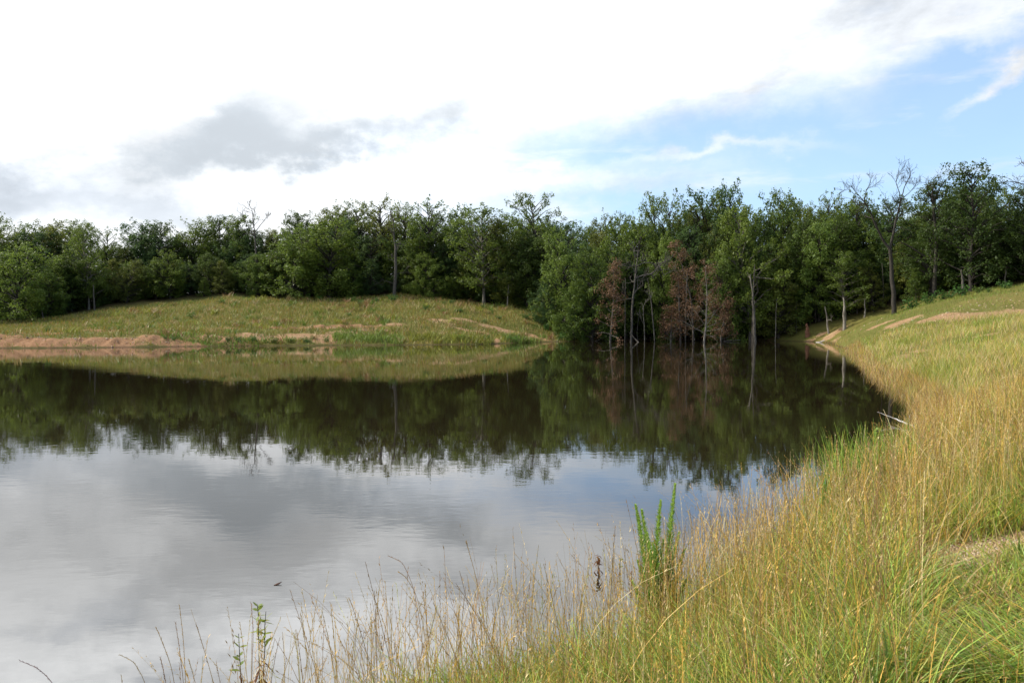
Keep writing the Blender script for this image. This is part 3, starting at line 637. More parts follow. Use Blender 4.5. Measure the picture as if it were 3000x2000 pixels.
FR = [  # kind, px, extra depth behind the wood's edge, top, width, name, label
 ('light0', 40, -2, 716, 170, 'broadleaf_tree', 'bright green rounded tree at the left edge of the photo, in front of taller oaks'),
 ('light1', 140, 0, 795, 130, 'broadleaf_tree', 'low bright green tree just right of the rounded one at the left edge'),
 ('tall0', -28, 6, 630, 130, 'oak_tree', 'tall oak cut by the left edge of the photo, only its side boughs showing'),
 ('open1', 78, 12, 655, 130, 'oak_tree', 'oak with a flat crown standing above the bright rounded tree on the left'),
 ('full0', 185, 3, 752, 110, 'broadleaf_tree', 'mid green tree with a small rounded head, fourth along the left wood edge'),
 ('tall2', 138, 14, 648, 120, 'oak_tree', 'leafy oak in the left skyline, between two gaps showing sky'),
 ('open1', 212, 14, 644, 110, 'oak_tree', 'oak with lumpy top at the highest part of the left skyline'),
 ('pale0', 262, 2, 655, 120, 'oak_tree', 'slim oak with pale lower trunk at the left end of the grassy hill'),
 ('open0', 308, 9, 674, 90, 'oak_tree', 'thin oak just left of the deep notch in the left skyline'),
 ('full1', 372, 2, 762, 130, 'broadleaf_tree', 'short round tree directly below the notch in the left skyline'),
 ('full2', 425, 10, 655, 130, 'oak_tree', 'full oak just right of the notch in the left skyline'),
 ('full3', 500, 2, 738, 130, 'broadleaf_tree', 'dome shaped tree at the top of the slope where the hill meets the left wood'),
 ('dark0', 485, 11, 654, 110, 'oak_tree', 'dark oak behind the dome shaped tree on the left'),
 ('open0', 560, 11, 640, 130, 'oak_tree', 'spreading oak left of the bare topped tree in the skyline'),
 ('dark1', 640, 12, 636, 130, 'oak_tree', 'dark leafy oak immediately left of the bare topped tree'),
 ('cone0', 600, 1, 812, 60, 'young_tree', 'narrow young tree at the edge of the hill, leftmost of the small pointed ones'),
 ('cone1', 660, 1.5, 765, 90, 'young_tree', 'conical young tree at the hilltop with branches to the ground'),
 ('full0', 700, 9, 634, 120, 'oak_tree', 'oak behind the conical young tree, under the bare twigs in the skyline'),
 ('light1', 755, 2, 745, 80, 'young_tree', 'small yellow green tree between the conical one and the big leafy one'),
 ('light0', 855, .5, 664, 165, 'broadleaf_tree', 'big leafy tree with sunlit left side in the middle of the hilltop edge'),
 ('dark0', 885, 8, 628, 120, 'oak_tree', 'dark rounded oak rising behind the big leafy tree on the hilltop'),
 ('full3', 965, 0, 640, 175, 'oak_tree', 'broad oak with a thick dark trunk standing on the crest of the hill'),
 ('full1', 975, 10, 602, 150, 'oak_tree', 'dense oak topping the skyline above the broad crest oak'),
 ('open1', 1046, 9, 590, 100, 'oak_tree', 'open oak with sky between its boughs, left of the three highest central oaks'),
 ('light1', 1035, 1, 788, 105, 'broadleaf_tree', 'low bushy tree at the hilltop edge right of the thick dark trunk'),
 ('full2', 1090, 2, 772, 100, 'broadleaf_tree', 'small leafy tree left of the grey snag trunk'),
 ('tall2', 1120, 8, 583, 110, 'oak_tree', 'tall oak behind the grey snag, left of its twin heads'),
 ('full0', 1225, 3, 705, 110, 'broadleaf_tree', 'shaded tree filling the gap right of the grey snag trunk'),
 ('open1', 1188, 9, 598, 100, 'oak_tree', 'oak behind and just right of the grey snag'),
 ('open0', 1268, 3, 582, 135, 'oak_tree', 'tall open crowned oak in the centre skyline with its trunk showing through'),
 ('light0', 1265, 0, 745, 100, 'broadleaf_tree', 'sunlit leafy tree at the foot of the open crowned centre oak'),
 ('cone0', 1330, 1, 800, 100, 'broadleaf_tree', 'low tree with boughs hanging over the right part of the hilltop'),
 ('full3', 1345, 8, 615, 120, 'oak_tree', 'oak between the open centre oak and the forked pale trunk oak'),
 ('pale1', 1418, .5, 609, 165, 'oak_tree', 'large oak with a pale trunk foot at the right end of the grassy hill'),
 ('full1', 1500, 4, 645, 130, 'oak_tree', 'shaded oak filling the dip between the pale trunk oak and the tallest central oak'),
 ('tall3', 1592, 9, 566, 140, 'oak_tree', 'tallest oak of the centre skyline, a spreading head with sky showing through'),
 ('dark1', 1545, 4, 700, 110, 'oak_tree', 'dark tree below the tallest central oak'),
 ('light0', 1655, 0, 680, 130, 'broadleaf_tree', 'bright broad tree at the right foot of the hill above the water'),
 ('full2', 1610, -1, 820, 110, 'broadleaf_tree', 'low tree at the very end of the hill beside a leaning dead bough'),
 ('full0', 1735, -1.5, 745, 150, 'broadleaf_tree', 'dense dark green tree hanging to the water left of the rusty trees'),
 ('light1', 1682, -2, 850, 95, 'broadleaf_tree', 'bushy low tree over the shoreline between the hill and the dense dark tree'),
 ('full1', 1755, 14, 634, 120, 'oak_tree', 'oak in the lowest part of the centre skyline'),
 ('open1', 1830, 12, 624, 75, 'oak_tree', 'slim oak poking up right of the low part of the skyline'),
 ('full3', 1855, 7, 665, 140, 'oak_tree', 'leafy oak behind the grey dead tree in the water'),
 ('tall0', 1925, 9, 575, 110, 'oak_tree', 'airy oak above the dead trees, left of a similar airy oak'),
 ('open0', 1975, 11, 572, 120, 'oak_tree', 'airy rounded oak above the tall rusty tree'),
 ('light1', 1945, 3, 700, 110, 'broadleaf_tree', 'green tree showing between the grey dead tree and the rusty tree'),
 ('tall1', 2075, 9, 556, 130, 'oak_tree', 'big spreading oak at the top right of the rusty tree, left of its pair'),
 ('full2', 2135, 8, 552, 130, 'oak_tree', 'broad topped oak forming the highest part right of centre'),
 ('full1', 2065, 3, 680, 120, 'oak_tree', 'green oak standing directly behind the rusty trees'),
 ('pale0', 2198, .2, 606, 185, 'oak_tree', 'large tree with pale twin trunk at the waterline right of the rusty trees'),
 ('light0', 2130, .5, 760, 120, 'broadleaf_tree', 'leafy tree with hanging boughs right beside the big rusty tree'),
 ('full0', 2290, 8, 566, 150, 'oak_tree', 'full rounded oak in the skyline right of the pale twin trunk'),
 ('cone1', 2280, 1, 800, 95, 'broadleaf_tree', 'low tree under the rounded oak with thin trunks beside it'),
 ('light1', 2400, 3, 655, 185, 'broadleaf_tree', 'broad layered tree above the slim white trunks on the right shore'),
 ('open0', 2440, 9, 564, 100, 'oak_tree', 'small pointed oak head in the skyline left of the forked dead tree'),
 ('full3', 2505, 7, 583, 130, 'oak_tree', 'oak just left of the forked dead tree in the skyline'),
 ('pale1', 2476, .5, 735, 150, 'oak_tree', 'tree with a single white trunk standing on the right shore'),
 ('full2', 2610, 6, 588, 140, 'oak_tree', 'yellowing oak behind the fork of the big dead tree'),
 ('full1', 2560, 1.5, 780, 110, 'broadleaf_tree', 'shaded low tree at the left foot of the forked dead tree'),
 ('cone0', 2682, 0, 785, 90, 'young_tree', 'small leafy tree just right of the forked dead trunk'),
 ('dark0', 2725, 1.5, 538, 140, 'oak_tree', 'tall dark oak between the forked dead tree and the tallest tree on the right'),
 ('dark1', 2842, 0, 482, 195, 'oak_tree', 'tallest tree of the photo, a big dark oak on the right rise'),
 ('tall3', 2945, 3, 545, 100, 'oak_tree', 'thin leafed oak right of the tallest tree'),
 ('dark0', 3010, 1, 560, 130, 'oak_tree', 'dark oak cut by the right edge of the photo'),
 ('full3', 2780, 3, 690, 110, 'oak_tree', 'shaded tree at the left foot of the tallest oak'),
 ('dark1', 2925, 2, 650, 120, 'oak_tree', 'shaded tree at the right foot of the tallest oak'),
]
for k, px, dD, top, wd, nm, lab in FR:
    place_tree(k, px, TL(px) + dD, top, wd * 1.0, lab, name=nm)
SKY = [(-400, 560), (-100, 640), (20, 690), (75, 660), (135, 655), (215, 650), (255, 655), (300, 680), (335, 705), (352, 722), (375, 695), (425, 660), (520, 668), (560, 648), (630, 645), (740, 655), (800, 662), (850, 642), (970, 612), (1044, 605), (1121, 600),
       (1200, 630), (1265, 610), (1320, 630), (1380, 625), (1440, 632), (1465, 660), (1520, 635), (1590, 620), (1650, 620), (1690, 645), (1770, 642), (1830, 640), (1875, 622), (1970, 610), (2010, 606), (2110, 575), (2195, 600), (2230, 620), (2290, 580), (2350, 585), (2400, 610),
       (2440, 585), (2500, 592), (2560, 600), (2620, 600), (2680, 590), (2725, 570), (2850, 520), (2900, 530), (2940, 570), (3000, 580), (3100, 560), (3500, 520)]
SX, SY = zip(*SKY)
zones = [(-900, 640, 'oak crowded into the shaded wood left of and behind the short round tree', 'oaks deep in the left wood'),
         (640, 1480, 'oak deep in the wood behind the grassy hill, seen between nearer crowns', 'oaks deep in the wood behind the hill'),
         (1480, 2250, 'oak deep in the wood behind the rusty and dead trees in the water', 'oaks deep in the wood behind the dead trees'),
         (2250, 9999, 'oak deep in the shaded wood on the right rise, seen between nearer crowns', 'oaks deep in the right wood')]
def zone(px):
    for a, b, l, g_ in zones:
        if a <= px < b: return l, g_
def fill(px0, px1, step, depth, drop, kinds, wd):
    px = px0; i = 0
    while px < px1:
        p = px + random.uniform(-.3, .3) * step; D = TL(p) + depth + random.uniform(-1.5, 1.5)
        top = float(np.interp(p, SX, SY)) + random.uniform(*drop); l, g_ = zone(p)
        place_tree(kinds[i % len(kinds)], p, D, top, wd * random.uniform(.85, 1.2), l, g_); px += step; i += 1
fill(-330, 3320, 62, 4.5, (55, 130), ['full0', 'dark1', 'full2', 'dark0', 'full3', 'tall1'], 125)
fill(-380, 3400, 50, 10, (12, 62), ['full1', 'tall3', 'full3', 'dark0', 'full2', 'tall1'], 120)
fill(-420, 3450, 80, 18, (10, 50), ['dark0', 'full3', 'dark1'], 150)

def under():
    i = 0; px = -300.0
    while px < 3300:
        for dp in ((9.0,) if 1700 < px < 2560 else (4.0, 8.0)):
            p = px + random.uniform(-15, 15); D = TL(p) + dp + random.uniform(-.8, .8); q = on_ground(p, D); by = 940 - (q[2] - H0) / D * F; l = [z for z in under_zones if z[0] <= p < z[1]][0]
            place_tree(['full2', 'dark1', 'cone1', 'full1', 'light0'][i % 5], p, D, by - random.uniform(70, 160), random.uniform(70, 110), l[2], l[3], name='understory_tree'); i += 1
        px += 58
under_zones = [(-900, 640, 'short understory tree in the shade at the foot of the left wood', 'understory of the left wood'), (640, 1480, 'short understory tree in the shade along the crest of the grassy hill', 'understory behind the hill crest'),
               (1480, 2250, 'short understory tree in the dark behind the dead and rusty trees', 'understory behind the dead trees'), (2250, 9999, 'short understory tree in the shade under the oaks of the right rise', 'understory of the right wood')]
under()
for p_, d_, t_ in ((555, 6, 780), (590, 7, 800), (570, 15, 770), (530, 12, 760), (610, 16, 760)): place_tree('full2', p_, TL(p_) + d_, t_, 110, under_zones[0][2], under_zones[0][3], name='understory_tree')
# ---- bare and dead trees
def finish_dead(name, ta, ba, q, bark, label, crown=None, rz=0, group=None, sc_=1.0, lean=0):
    o = empty(name, (q[0], q[1], q[2] - .15), rz); add('trunk', tbuild('trunk', ta, M[bark]), o)
    if ba['n']: add('branches', tbuild('branches', ba, M[bark]), o)
    if crown is not None: add('crown', crown, o)
    o.scale = (sc_,) * 3; o.rotation_euler.x = 0; o.rotation_euler.y = lean
    return tag(o, label, 'dead tree' if crown is None else 'tree', group)
def rust(px, py, D, top, wd, seed, label, dens=60, base=.12, pale=True, leafk='leaf_rust'):
    q = at_d(px, py, D); q[2] = max(gz(q[0], q[1]), -.3); Hh = at_d(px, top, D)[2] - q[2]; W_ = wd / F * D; rg = np.random.RandomState(seed)
    ta, ba, ends = dead(seed, Hh, W_ / Hh * 1.15, 3, .12, 6, .03, base); cl = [(*e, .30 + .28 * rg.rand()) for e in ends if rg.rand() < .85]
    V, Q, T = leaves(cl, rg, .17, dens * 1.0, droop=.15); cr = mesh_np('crown', V, Q, [M[leafk]], dict(tint=T))
    return finish_dead('rusty_tree', ta, ba, q, 'bark_pale' if seed == 301 else 'bark_grey', label, cr)
rust(2062, 996, 89, 775, 130, 301, 'rust brown dead leaved tree with the palest trunk foot, rightmost in the water', 152)
rust(2030, 994, 93, 700, 120, 302, 'tallest rust brown tree, its leafy top against the green wood', 142)
rust(1994, 993, 91, 800, 90, 303, 'thin rust brown tree just left of the two big rusty ones', 114)
rust(1787, 997, 90, 772, 95, 304, 'narrow rust brown tree standing alone left of the grey dead trees', 161)
rust(1965, 993, 90.5, 905, 80, 305, 'short brown leaved sapling low over the water left of the rusty trees', 114)
rust(2112, 992, 92, 880, 60, 306, 'short brown leaved sapling at the right foot of the rusty trees', 104)

def limb_tree(name, q, paths, bark, label, seed=0, twigs=5, tw_len=1.6, sides=6):
    """paths: list of ((x,z) points relative to the base in metres, radius0, radius1, twigs?)"""
    rg = np.random.RandomState(seed); ta = tacc(); ba = tacc()
    for i, (pts, r0, r1, tw) in enumerate(paths):
        p3 = np.array([(x, (rg.rand() - .5) * .3 if j else 0, z) for j, (x, z) in enumerate(pts)], float)
        if i: p3[0] = [pts[0][0], 0, pts[0][1]]
        nn = len(p3) * 4; s = np.linspace(0, len(p3) - 1, nn); pp = np.stack([np.interp(s, np.arange(len(p3)), p3[:, k]) for k in range(3)], 1); pp[1:-1] += rg.randn(nn - 2, 3) * r0 * .28
        pp[1:-1] = (pp[:-2] + 2 * pp[1:-1] + pp[2:]) / 4
        tube(ta if i == 0 else ba, pp, np.linspace(r0, r1, nn), sides)
        if tw:
            def rec(p, d, ln, r, lev):
                b = wander(p, d, ln, 5, .15, rg, .04); tube(ba, b, np.linspace(r, max(r * .5, .010), 6), 4)
                if lev > 0:
                    for k in range(3):
                        q_ = b[rg.randint(2, 6)]; nd = (b[-1] - b[0]) / ln + rg.randn(3) * .55; nd[2] += .12; nd /= np.linalg.norm(nd); rec(q_, nd, ln * (.5 + .3 * rg.rand()), max(r * .55, .010), lev - 1)
            for k in range(tw):
                u = .45 + .55 * (k + rg.rand()) / tw; j = min(int(u * (nn - 1)), nn - 2); dd = pp[j + 1] - pp[j]; dd /= np.linalg.norm(dd)
                nd = dd + rg.randn(3) * .75; nd[2] = abs(nd[2]) * .8; nd /= np.linalg.norm(nd); rec(pp[j], nd, tw_len * (.5 + .7 * rg.rand()), max(r1 * 1.1, .018), 2)
    o = empty(name, (q[0], q[1], q[2] - .12)); add('trunk', tbuild('trunk', ta, M[bark]), o)
    if ba['n']: add('branches', tbuild('branches', ba, M[bark]), o)
    return tag(o, label, 'dead tree')
def px_paths(base, D, paths):
    bx, by = base; k = D / F; return [([((x - bx) * k, (by - y) * k) for x, y in pts], r0, r1, tw) for pts, r0, r1, tw in paths]
D = TL(2618) - 2.5; q = on_ground(2618, D)
limb_tree('forked_tree', q, px_paths((2618, 918), D, [
    ([(2618, 922), (2617, 860), (2611, 790), (2604, 727)], .25, .17, 0),
    ([(2604, 727), (2580, 690), (2560, 655), (2545, 620), (2527, 587)], .13, .06, 5), ([(2527, 587), (2515, 575), (2497, 552)], .05, .02, 5), ([(2527, 587), (2533, 555), (2545, 530)], .05, .02, 5), ([(2527, 587), (2500, 570), (2478, 545)], .03, .015, 4),
    ([(2604, 727), (2612, 680), (2618, 640), (2628, 610), (2635, 585)], .14, .06, 4), ([(2635, 585), (2640, 560), (2650, 530), (2662, 512)], .06, .02, 7), ([(2635, 585), (2628, 560), (2620, 530), (2628, 505)], .05, .02, 7), ([(2618, 640), (2600, 610), (2590, 596)], .05, .02, 4), ([(2637, 580), (2660, 560), (2680, 535)], .04, .015, 5)]), 'bark', 'big bare dead tree forking into two limbs with twiggy tops above the right wood', 5, tw_len=1.15)
D = 90; q = at_d(1848, 996, D); q[2] = -.3
limb_tree('dead_tree', q, px_paths((1848, 996), D, [
    ([(1848, 1000), (1851, 900), (1856, 830), (1864, 770), (1869, 715)], .14, .04, 7), ([(1858, 800), (1885, 790), (1907, 785), (1914, 800)], .08, .04, 3), ([(1862, 765), (1880, 755), (1905, 752), (1935, 770), (1945, 795)], .07, .03, 3),
    ([(1905, 788), (1930, 765), (1950, 745)], .05, .02, 3), ([(1853, 850), (1868, 830), (1866, 800)], .07, .03, 2), ([(1853, 858), (1830, 860), (1800, 868)], .05, .02, 2), ([(1865, 760), (1845, 765), (1838, 772)], .04, .02, 2)]), 'bark_grey', 'grey leafless tree in the water with long bent branches reaching right', 6, tw_len=1.3)
D = TL(757) - 1; q = on_ground(757, D + 4)
limb_tree('bare_topped_tree', q, px_paths((757, 872), D + 4, [([(757, 872), (753, 780), (748, 700), (743, 640), (742, 618)], .16, .03, 9), ([(748, 690), (775, 655), (790, 635)], .06, .02, 4), ([(748, 700), (722, 660), (712, 630)], .06, .02, 4)]), 'bark_grey', 'bare topped dead tree standing up out of the wood left of the hilltop', 8, tw_len=1.3)
D = TL(1158) - 1.5; q = on_ground(1158, D)
ot = limb_tree('snag_tree', q, px_paths((1158, 869), D, [([(1156, 872), (1158, 800), (1160, 730), (1153, 680), (1156, 640)], .26, .09, 4), ([(1158, 800), (1190, 797)], .04, .015, 1), ([(1157, 830), (1130, 820), (1118, 832)], .04, .015, 2), ([(1158, 765), (1135, 755)], .04, .015, 2)]), 'bark_grey', 'straight grey snag trunk on the hilltop with a few leafy sprigs near its top', 9, tw_len=1.0)
k_ = D / F; rg = np.random.RandomState(77); V, Q_, T = leaves([(0 + rg.randn() * .25, rg.randn() * .3, (869 - y) * k_, .35 + .2 * rg.rand()) for y in (590, 605, 622, 640, 655, 672, 690, 705)] + [(.7, 0, (869 - 690) * k_, .35), (-.5, .1, (869 - 650) * k_, .35)], rg, .22, 90)
add('crown', mesh_np('crown', V, Q_, [M['leaf']], dict(tint=T)), ot)
D = TL(2735); q = on_ground(2735, D)
limb_tree('dead_tree', q, px_paths((2735, 868), D, [([(2735, 868), (2738, 700), (2732, 600), (2728, 545)], .22, .06, 8), ([(2730, 590), (2750, 545), (2770, 522)], .05, .02, 5), ([(2730, 600), (2712, 560), (2706, 530)], .05, .02, 4)]), 'bark', 'twiggy bare branches over the dark oak right of the forked tree', 12, tw_len=1.3)
D = TL(3015) - 1; q = on_ground(3015, D)
limb_tree('dead_tree', q, px_paths((3015, 835), D, [([(3015, 835), (3012, 650), (3006, 540), (2998, 480)], .2, .05, 8), ([(3008, 600), (2985, 560), (2972, 550)], .05, .02, 4)]), 'bark', 'sparse twiggy branches at the right edge of the photo', 13, tw_len=1.4)

# thin trunks at the water's edge
def pole(px, py, D, top, lean_px, r, bark, label, seed, twigs=2, name='thin_trunk', crown=False, group=None):
    q = at_d(px, py, D); q[2] = max(gz(q[0], q[1]), -.35) if gz(q[0], q[1]) > 0 else -.3
    o = limb_tree(name, q, px_paths((px, py), D, [([(px, py + 2), (px + lean_px * .3, py - (py - top) * .4), (px + lean_px * .55, py - (py - top) * .7), (px + lean_px, top)], r, r * .4, twigs)]), bark, label, seed, tw_len=1.0, sides=6)
    if group: o['group'] = group
    return o
pole(1830, 997, 91, 800, 2, .07, 'bark_grey', 'upright grey pole trunk in the water left of the bent branched dead tree', 21)
pole(1889, 996, 90, 880, -6, .06, 'bark_mid', 'thin pale trunk rising from the water right of the grey dead tree', 22)
pole(1919, 995, 91, 800, -22, .07, 'bark_mid', 'pale trunk leaning left out of the water between grey and rusty trees', 23)
pole(2008, 995, 92, 780, 5, .08, 'bark_grey', 'slim grey trunk among the rusty trees', 24, 1)
pole(2205, 995, 92.5, 760, 4, .10, 'bark_grey', 'slimmer stem beside the pale twin trunk at the waterline', 25, 1)
pole(2213, 996, 92.2, 790, -16, .17, 'bark_mid', 'thick grey bare trunk at the waterline, tapering up into leaves', 26, 2)
pole(2271, 986, 92.5, 850, 5, .05, 'bark_pale', 'thin white stem between the pale twin trunk and the stump', 27, 0)
pole(2333, 975, 94, 880, 0, .05, 'bark_grey', 'thin grey stem just left of the red stump', 28, 0)
pole(2429, 952, 90.5, 870, -14, .12, 'bark_pale', 'pale leaning trunk between the stump and the white trunk', 29, 1)
pole(2474, 957, 89, 860, -3, .19, 'bark_pale', 'bright white trunk foot on the right shore', 30, 0)
pole(2533, 930, 89.5, 870, 2, .10, 'bark_pale', 'pale trunk foot right of the bright white one', 31, 0)
pole(2945, 842, 82, 780, 2, .11, 'bark_grey', 'small grey trunk at the wood edge on the far right', 32, 0)
pole(2820, 857, 82.5, 780, -4, .16, 'bark_grey', 'grey trunk under the tallest oak', 33, 0)
pole(1486, 905, 104, 835, 4, .10, 'bark_pale', 'thin pale trunk at the right end of the hilltop', 34, 1)
pole(1592, 938, 98, 860, -2, .14, 'bark_grey', 'grey trunk where the hill drops to the water', 35, 1)
pole(277, 909, 102, 830, -4, .12, 'bark_grey', 'grey trunk at the left end of the hill edge', 36, 0)
pole(124, 936, 97, 905, 0, .10, 'bark_grey', 'short grey trunk showing under the left wood edge', 37, 0)
for i, (px, D_) in enumerate([(2240, 96), (2258, 97), (2300, 96), (2318, 96.5), (2350, 96), (2390, 95), (2145, 96), (2165, 97), (2090, 97), (1940, 97), (1955, 96.5), (1870, 97), (1808, 97), (2510, 92), (2585, 91), (2497, 93)]):
    q = on_ground(px, D_); o = limb_tree('thin_trunk', q, [([(0, 0), (random.uniform(-.2, .2), 2.0), (random.uniform(-.5, .5), 5.0)], random.uniform(.04, .08), .03, 0)], 'bark_grey', 'faint thin stem in the dark under the trees along the far right shore', 50 + i); o['group'] = 'thin stems in the shade of the far shore'; o['category'] = 'tree trunk'

# red rotten stump, driftwood, fallen boughs
def lathe_log(name, p0, p1, r0, r1, bark, label, cat, seed, parts=None):
    rg = np.random.RandomState(seed); a = tacc(); n = 10; pts = np.linspace(p0, p1, n); pts[1:-1] += rg.randn(n - 2, 3) * r0 * .18; rad = np.linspace(r0, r1, n) * (1 + .12 * rg.randn(n)); rad[-1] *= .5; rad[0] *= .9
    base = np.array(p0, float); tube(a, pts - base, rad, 8)
    for br in (parts or []):
        b0, b1, r = br; m_ = np.linspace(b0, b1, 6) - base; m_[1:] += rg.randn(5, 3) * r * .5; tube(a, m_, np.linspace(r, r * .4, 6), 5)
    return tag(add(name, tbuild(name, a, M[bark]), loc=base), label, cat)
q = on_ground(2365, 92); lathe_log('tree_stump', q - np.array([0, 0, .1]), q + np.array([-.08, 0, 1.45]), .24, .15, 'redwood', 'tall reddish broken stump at the edge of the wood by the shore', 'stump', 61, [(q + np.array([.22, 0, 0]), q + np.array([.2, 0, .8]), .1)])
a_, b_ = on_ground(2361, 88.5), on_ground(2418, 87.5); up_ = np.array([0, 0, .1]); lathe_log('fallen_log', a_ + up_, b_ + up_ * 1.6, .10, .07, 'driftwood', 'pale fallen log lying along the sandy shore below the stump', 'log', 62)
a_ = at_d(1873, 996, 89); a_[2] = 0.0; lathe_log('fallen_bough', a_ - np.array([0, 0, .1]), at_d(1842, 973, 90), .07, .035, 'bark_grey', 'grey bough sloping out of the water below the bent dead tree', 'branch', 63)
a_ = on_ground(1626, 97); lathe_log('leaning_bough', a_ + up_, at_d(1685, 915, 93.5), .12, .04, 'bark_grey', 'bare grey bough leaning up to the right at the end of the hill', 'branch', 64,
    [(at_d(1655, 932, 95), at_d(1668, 905, 94), .05), (at_d(1668, 924, 94.5), at_d(1690, 925, 94), .04), (at_d(1640, 942, 96), at_d(1652, 925, 95), .04)])
a_ = at_d(2035, 985, 93); a_[2] = .1; lathe_log('fallen_bough', a_, at_d(2030, 972, 93), .06, .03, 'bark_pale', 'short pale stick standing askew beside the rusty trees', 'branch', 65)
a_ = at_d(2120, 992, 92); a_[2] = .05; lathe_log('fallen_log', a_, at_d(2170, 996, 91.5), .06, .04, 'bark_grey', 'low grey log at the waterline between rusty trees and pale twin trunk', 'log', 66)
P0 = at_z(2696, 1256, .04); P1 = at_z(2608, 1220, .12)
lathe_log('driftwood_branch', P0, P1, .028, .010, 'driftwood', 'white bleached branch lying on the water at the grassy right bank', 'branch', 67,
          [(P0 * .6 + P1 * .4, P0 * .3 + P1 * .7 + np.array([.30, .1, .10]), .008), (P0 * .4 + P1 * .6, P1 + np.array([.1, .35, -.02]), .007), (P1 * .8 + P0 * .2, P1 + np.array([-.25, .1, .10]), .008)])
P0 = at_z(2702, 1300, .05); lathe_log('driftwood_branch', P0, at_z(2668, 1325, .02), .035, .02, 'driftwood', 'short bleached stub in the shallows below the white branch', 'branch', 68)
P0 = at_z(2240, 1561, .012); lathe_log('floating_stick', P0, at_z(2300, 1560, .012), .006, .004, 'bark', 'thin dark stick floating left of the straw on the right bank', 'stick', 69)
# floating leaf
p = at_z(815, 1710, .004); s_ = .022
V = [(-s_ * 1.4, -.006, 0), (-s_ * .3, s_ * .5, .004), (s_ * 1.2, .01, .012), (s_ * .2, -s_ * .5, .003)]
Vt = np.array(V + [(x, y, z - .003) for x, y, z in V]); lf = mesh_np('floating_leaf', Vt, [(0, 3, 2, 1), (4, 5, 6, 7), (0, 1, 5, 4), (1, 2, 6, 5), (2, 3, 7, 6), (3, 0, 4, 7)], [M['brownleaf']], dict(tint=np.zeros(8)))
o = tag(add('floating_leaf', lf, loc=p), 'single dark leaf floating on the open water at lower left', 'leaf'); o.rotation_euler.z = .4; o.scale = (1.25,) * 3

# ------------------------------------------------------------------ shrubs
def make_shrub(seed, leaf='leaf_shrub', flat=.8, R_=.8, dens=150, lsize=.15):
    rg = np.random.RandomState(seed); ta = tacc(); cl = []
    for i in range(12):
        an = i * 2.4; L_ = R_ * (.4 + .6 * rg.rand()); d = np.array([math.cos(an) * .8, math.sin(an) * .8, .5 + .8 * rg.rand()]); b = wander((0, 0, 0), d, L_ * 1.2, 4, .12, rg, .05); tube(ta, b, np.linspace(.018, .006, 5), 4); cl.append((*b[-1], R_ * (.28 + .18 * rg.rand()))); cl.append((*b[2], R_ * .3))
    V, Q, T = leaves(cl, rg, lsize, dens); return dict(trunk=tbuild('stem', ta, M['bark']), crown=mesh_np('leaves', V, Q, [M[leaf]], dict(tint=T)), H=float(V[:, 2].max()), W=float(V[:, 0].max() - V[:, 0].min()))
SH = [make_shrub(401), make_shrub(402), make_shrub(403, 'leaf_shrub', R_=.7), make_shrub(404, 'leaf_light')]; SHO = {}
def shrub(px, D, wpx, hpx, label, k=None, group=None, name='shrub'):
    k = random.randrange(3) if k is None else k; pr = SH[k]; q = on_ground(px, D)
    if k in SHO: o = copy_thing(SHO[k]); o.rotation_euler.z = random.random() * 6
    else: o = empty(name, (0, 0, 0)); add('stem', pr['trunk'], o); add('leaves', pr['crown'], o); SHO[k] = o
    if 'group' in o: del o['group']
    o.location = (q[0], q[1], q[2] - .05); o.scale = (wpx / F * D / pr['W'],) * 2 + (hpx / F * D / pr['H'],); return tag(o, label, 'shrub', group)
def Dat(px, py):
    """depth at which the ground is seen at this place in the far field"""
    Ds = np.arange(66, 112, .25); P = np.stack([(px - 1500) / F * Ds, Ds], 1); z = ground(P); pyy = 940 - (z - H0) / Ds * F
    i = np.where(pyy < py)[0]; return float(Ds[i[0]]) if len(i) else 100.0
for px, py, wp_, hp_, lab in [
 (140, 972, 20, 24, 'small green bush low on the left slope, leftmost on the hill'), (322, 968, 14, 14, 'tiny bush at the lower left of the hill, left of a pair'), (350, 968, 13, 16, 'tiny bush at the lower left of the hill, right of a pair'),
 (563, 933, 34, 26, 'largest bush on the middle of the left slope'), (515, 936, 18, 11, 'flat bush just left of the largest slope bush'), (708, 956, 14, 17, 'dark little bush above the red soil left of centre'),
 (650, 888, 24, 12, 'flat bush near the hilltop at left'), (693, 890, 22, 12, 'flat bush near the hilltop below the conical young tree'), (852, 900, 18, 14, 'round bush on the upper slope below the big leafy tree'), (938, 885, 14, 22, 'upright bush beside the thick dark trunk'), (903, 878, 16, 22, 'upright bush left of the thick dark trunk'),
 (1022, 925, 18, 12, 'low bush in the middle of the meadow'), (1056, 893, 24, 20, 'dark round bush on the hilltop left of the snag'), (1150, 884, 34, 26, 'dark bush at the foot of the grey snag'), (1104, 886, 16, 18, 'pale bush between the round bush and the snag'),
 (1248, 908, 24, 18, 'bush on the right shoulder of the hill'), (1322, 890, 24, 18, 'bush at the hilltop right of the snag'), (1300, 892, 14, 12, 'tiny bush left of the right hilltop bush'), (1345, 914, 34, 12, 'spreading flat bush on the right shoulder'), (1417, 945, 22, 12, 'dark bush above the bare sandy strip'),
 (1461, 935, 26, 14, 'round bush low on the right slope of the hill'), (1415, 902, 20, 14, 'bush below the pale trunk oak'), (1540, 935, 30, 16, 'bush at the right edge of the hill near the wood'), (1572, 944, 30, 20, 'bush beside the leaning bough'), (1600, 968, 26, 30, 'bush overhanging the water at the end of the hill')]:
    shrub(px, Dat(px, py), wp_, hp_, lab)
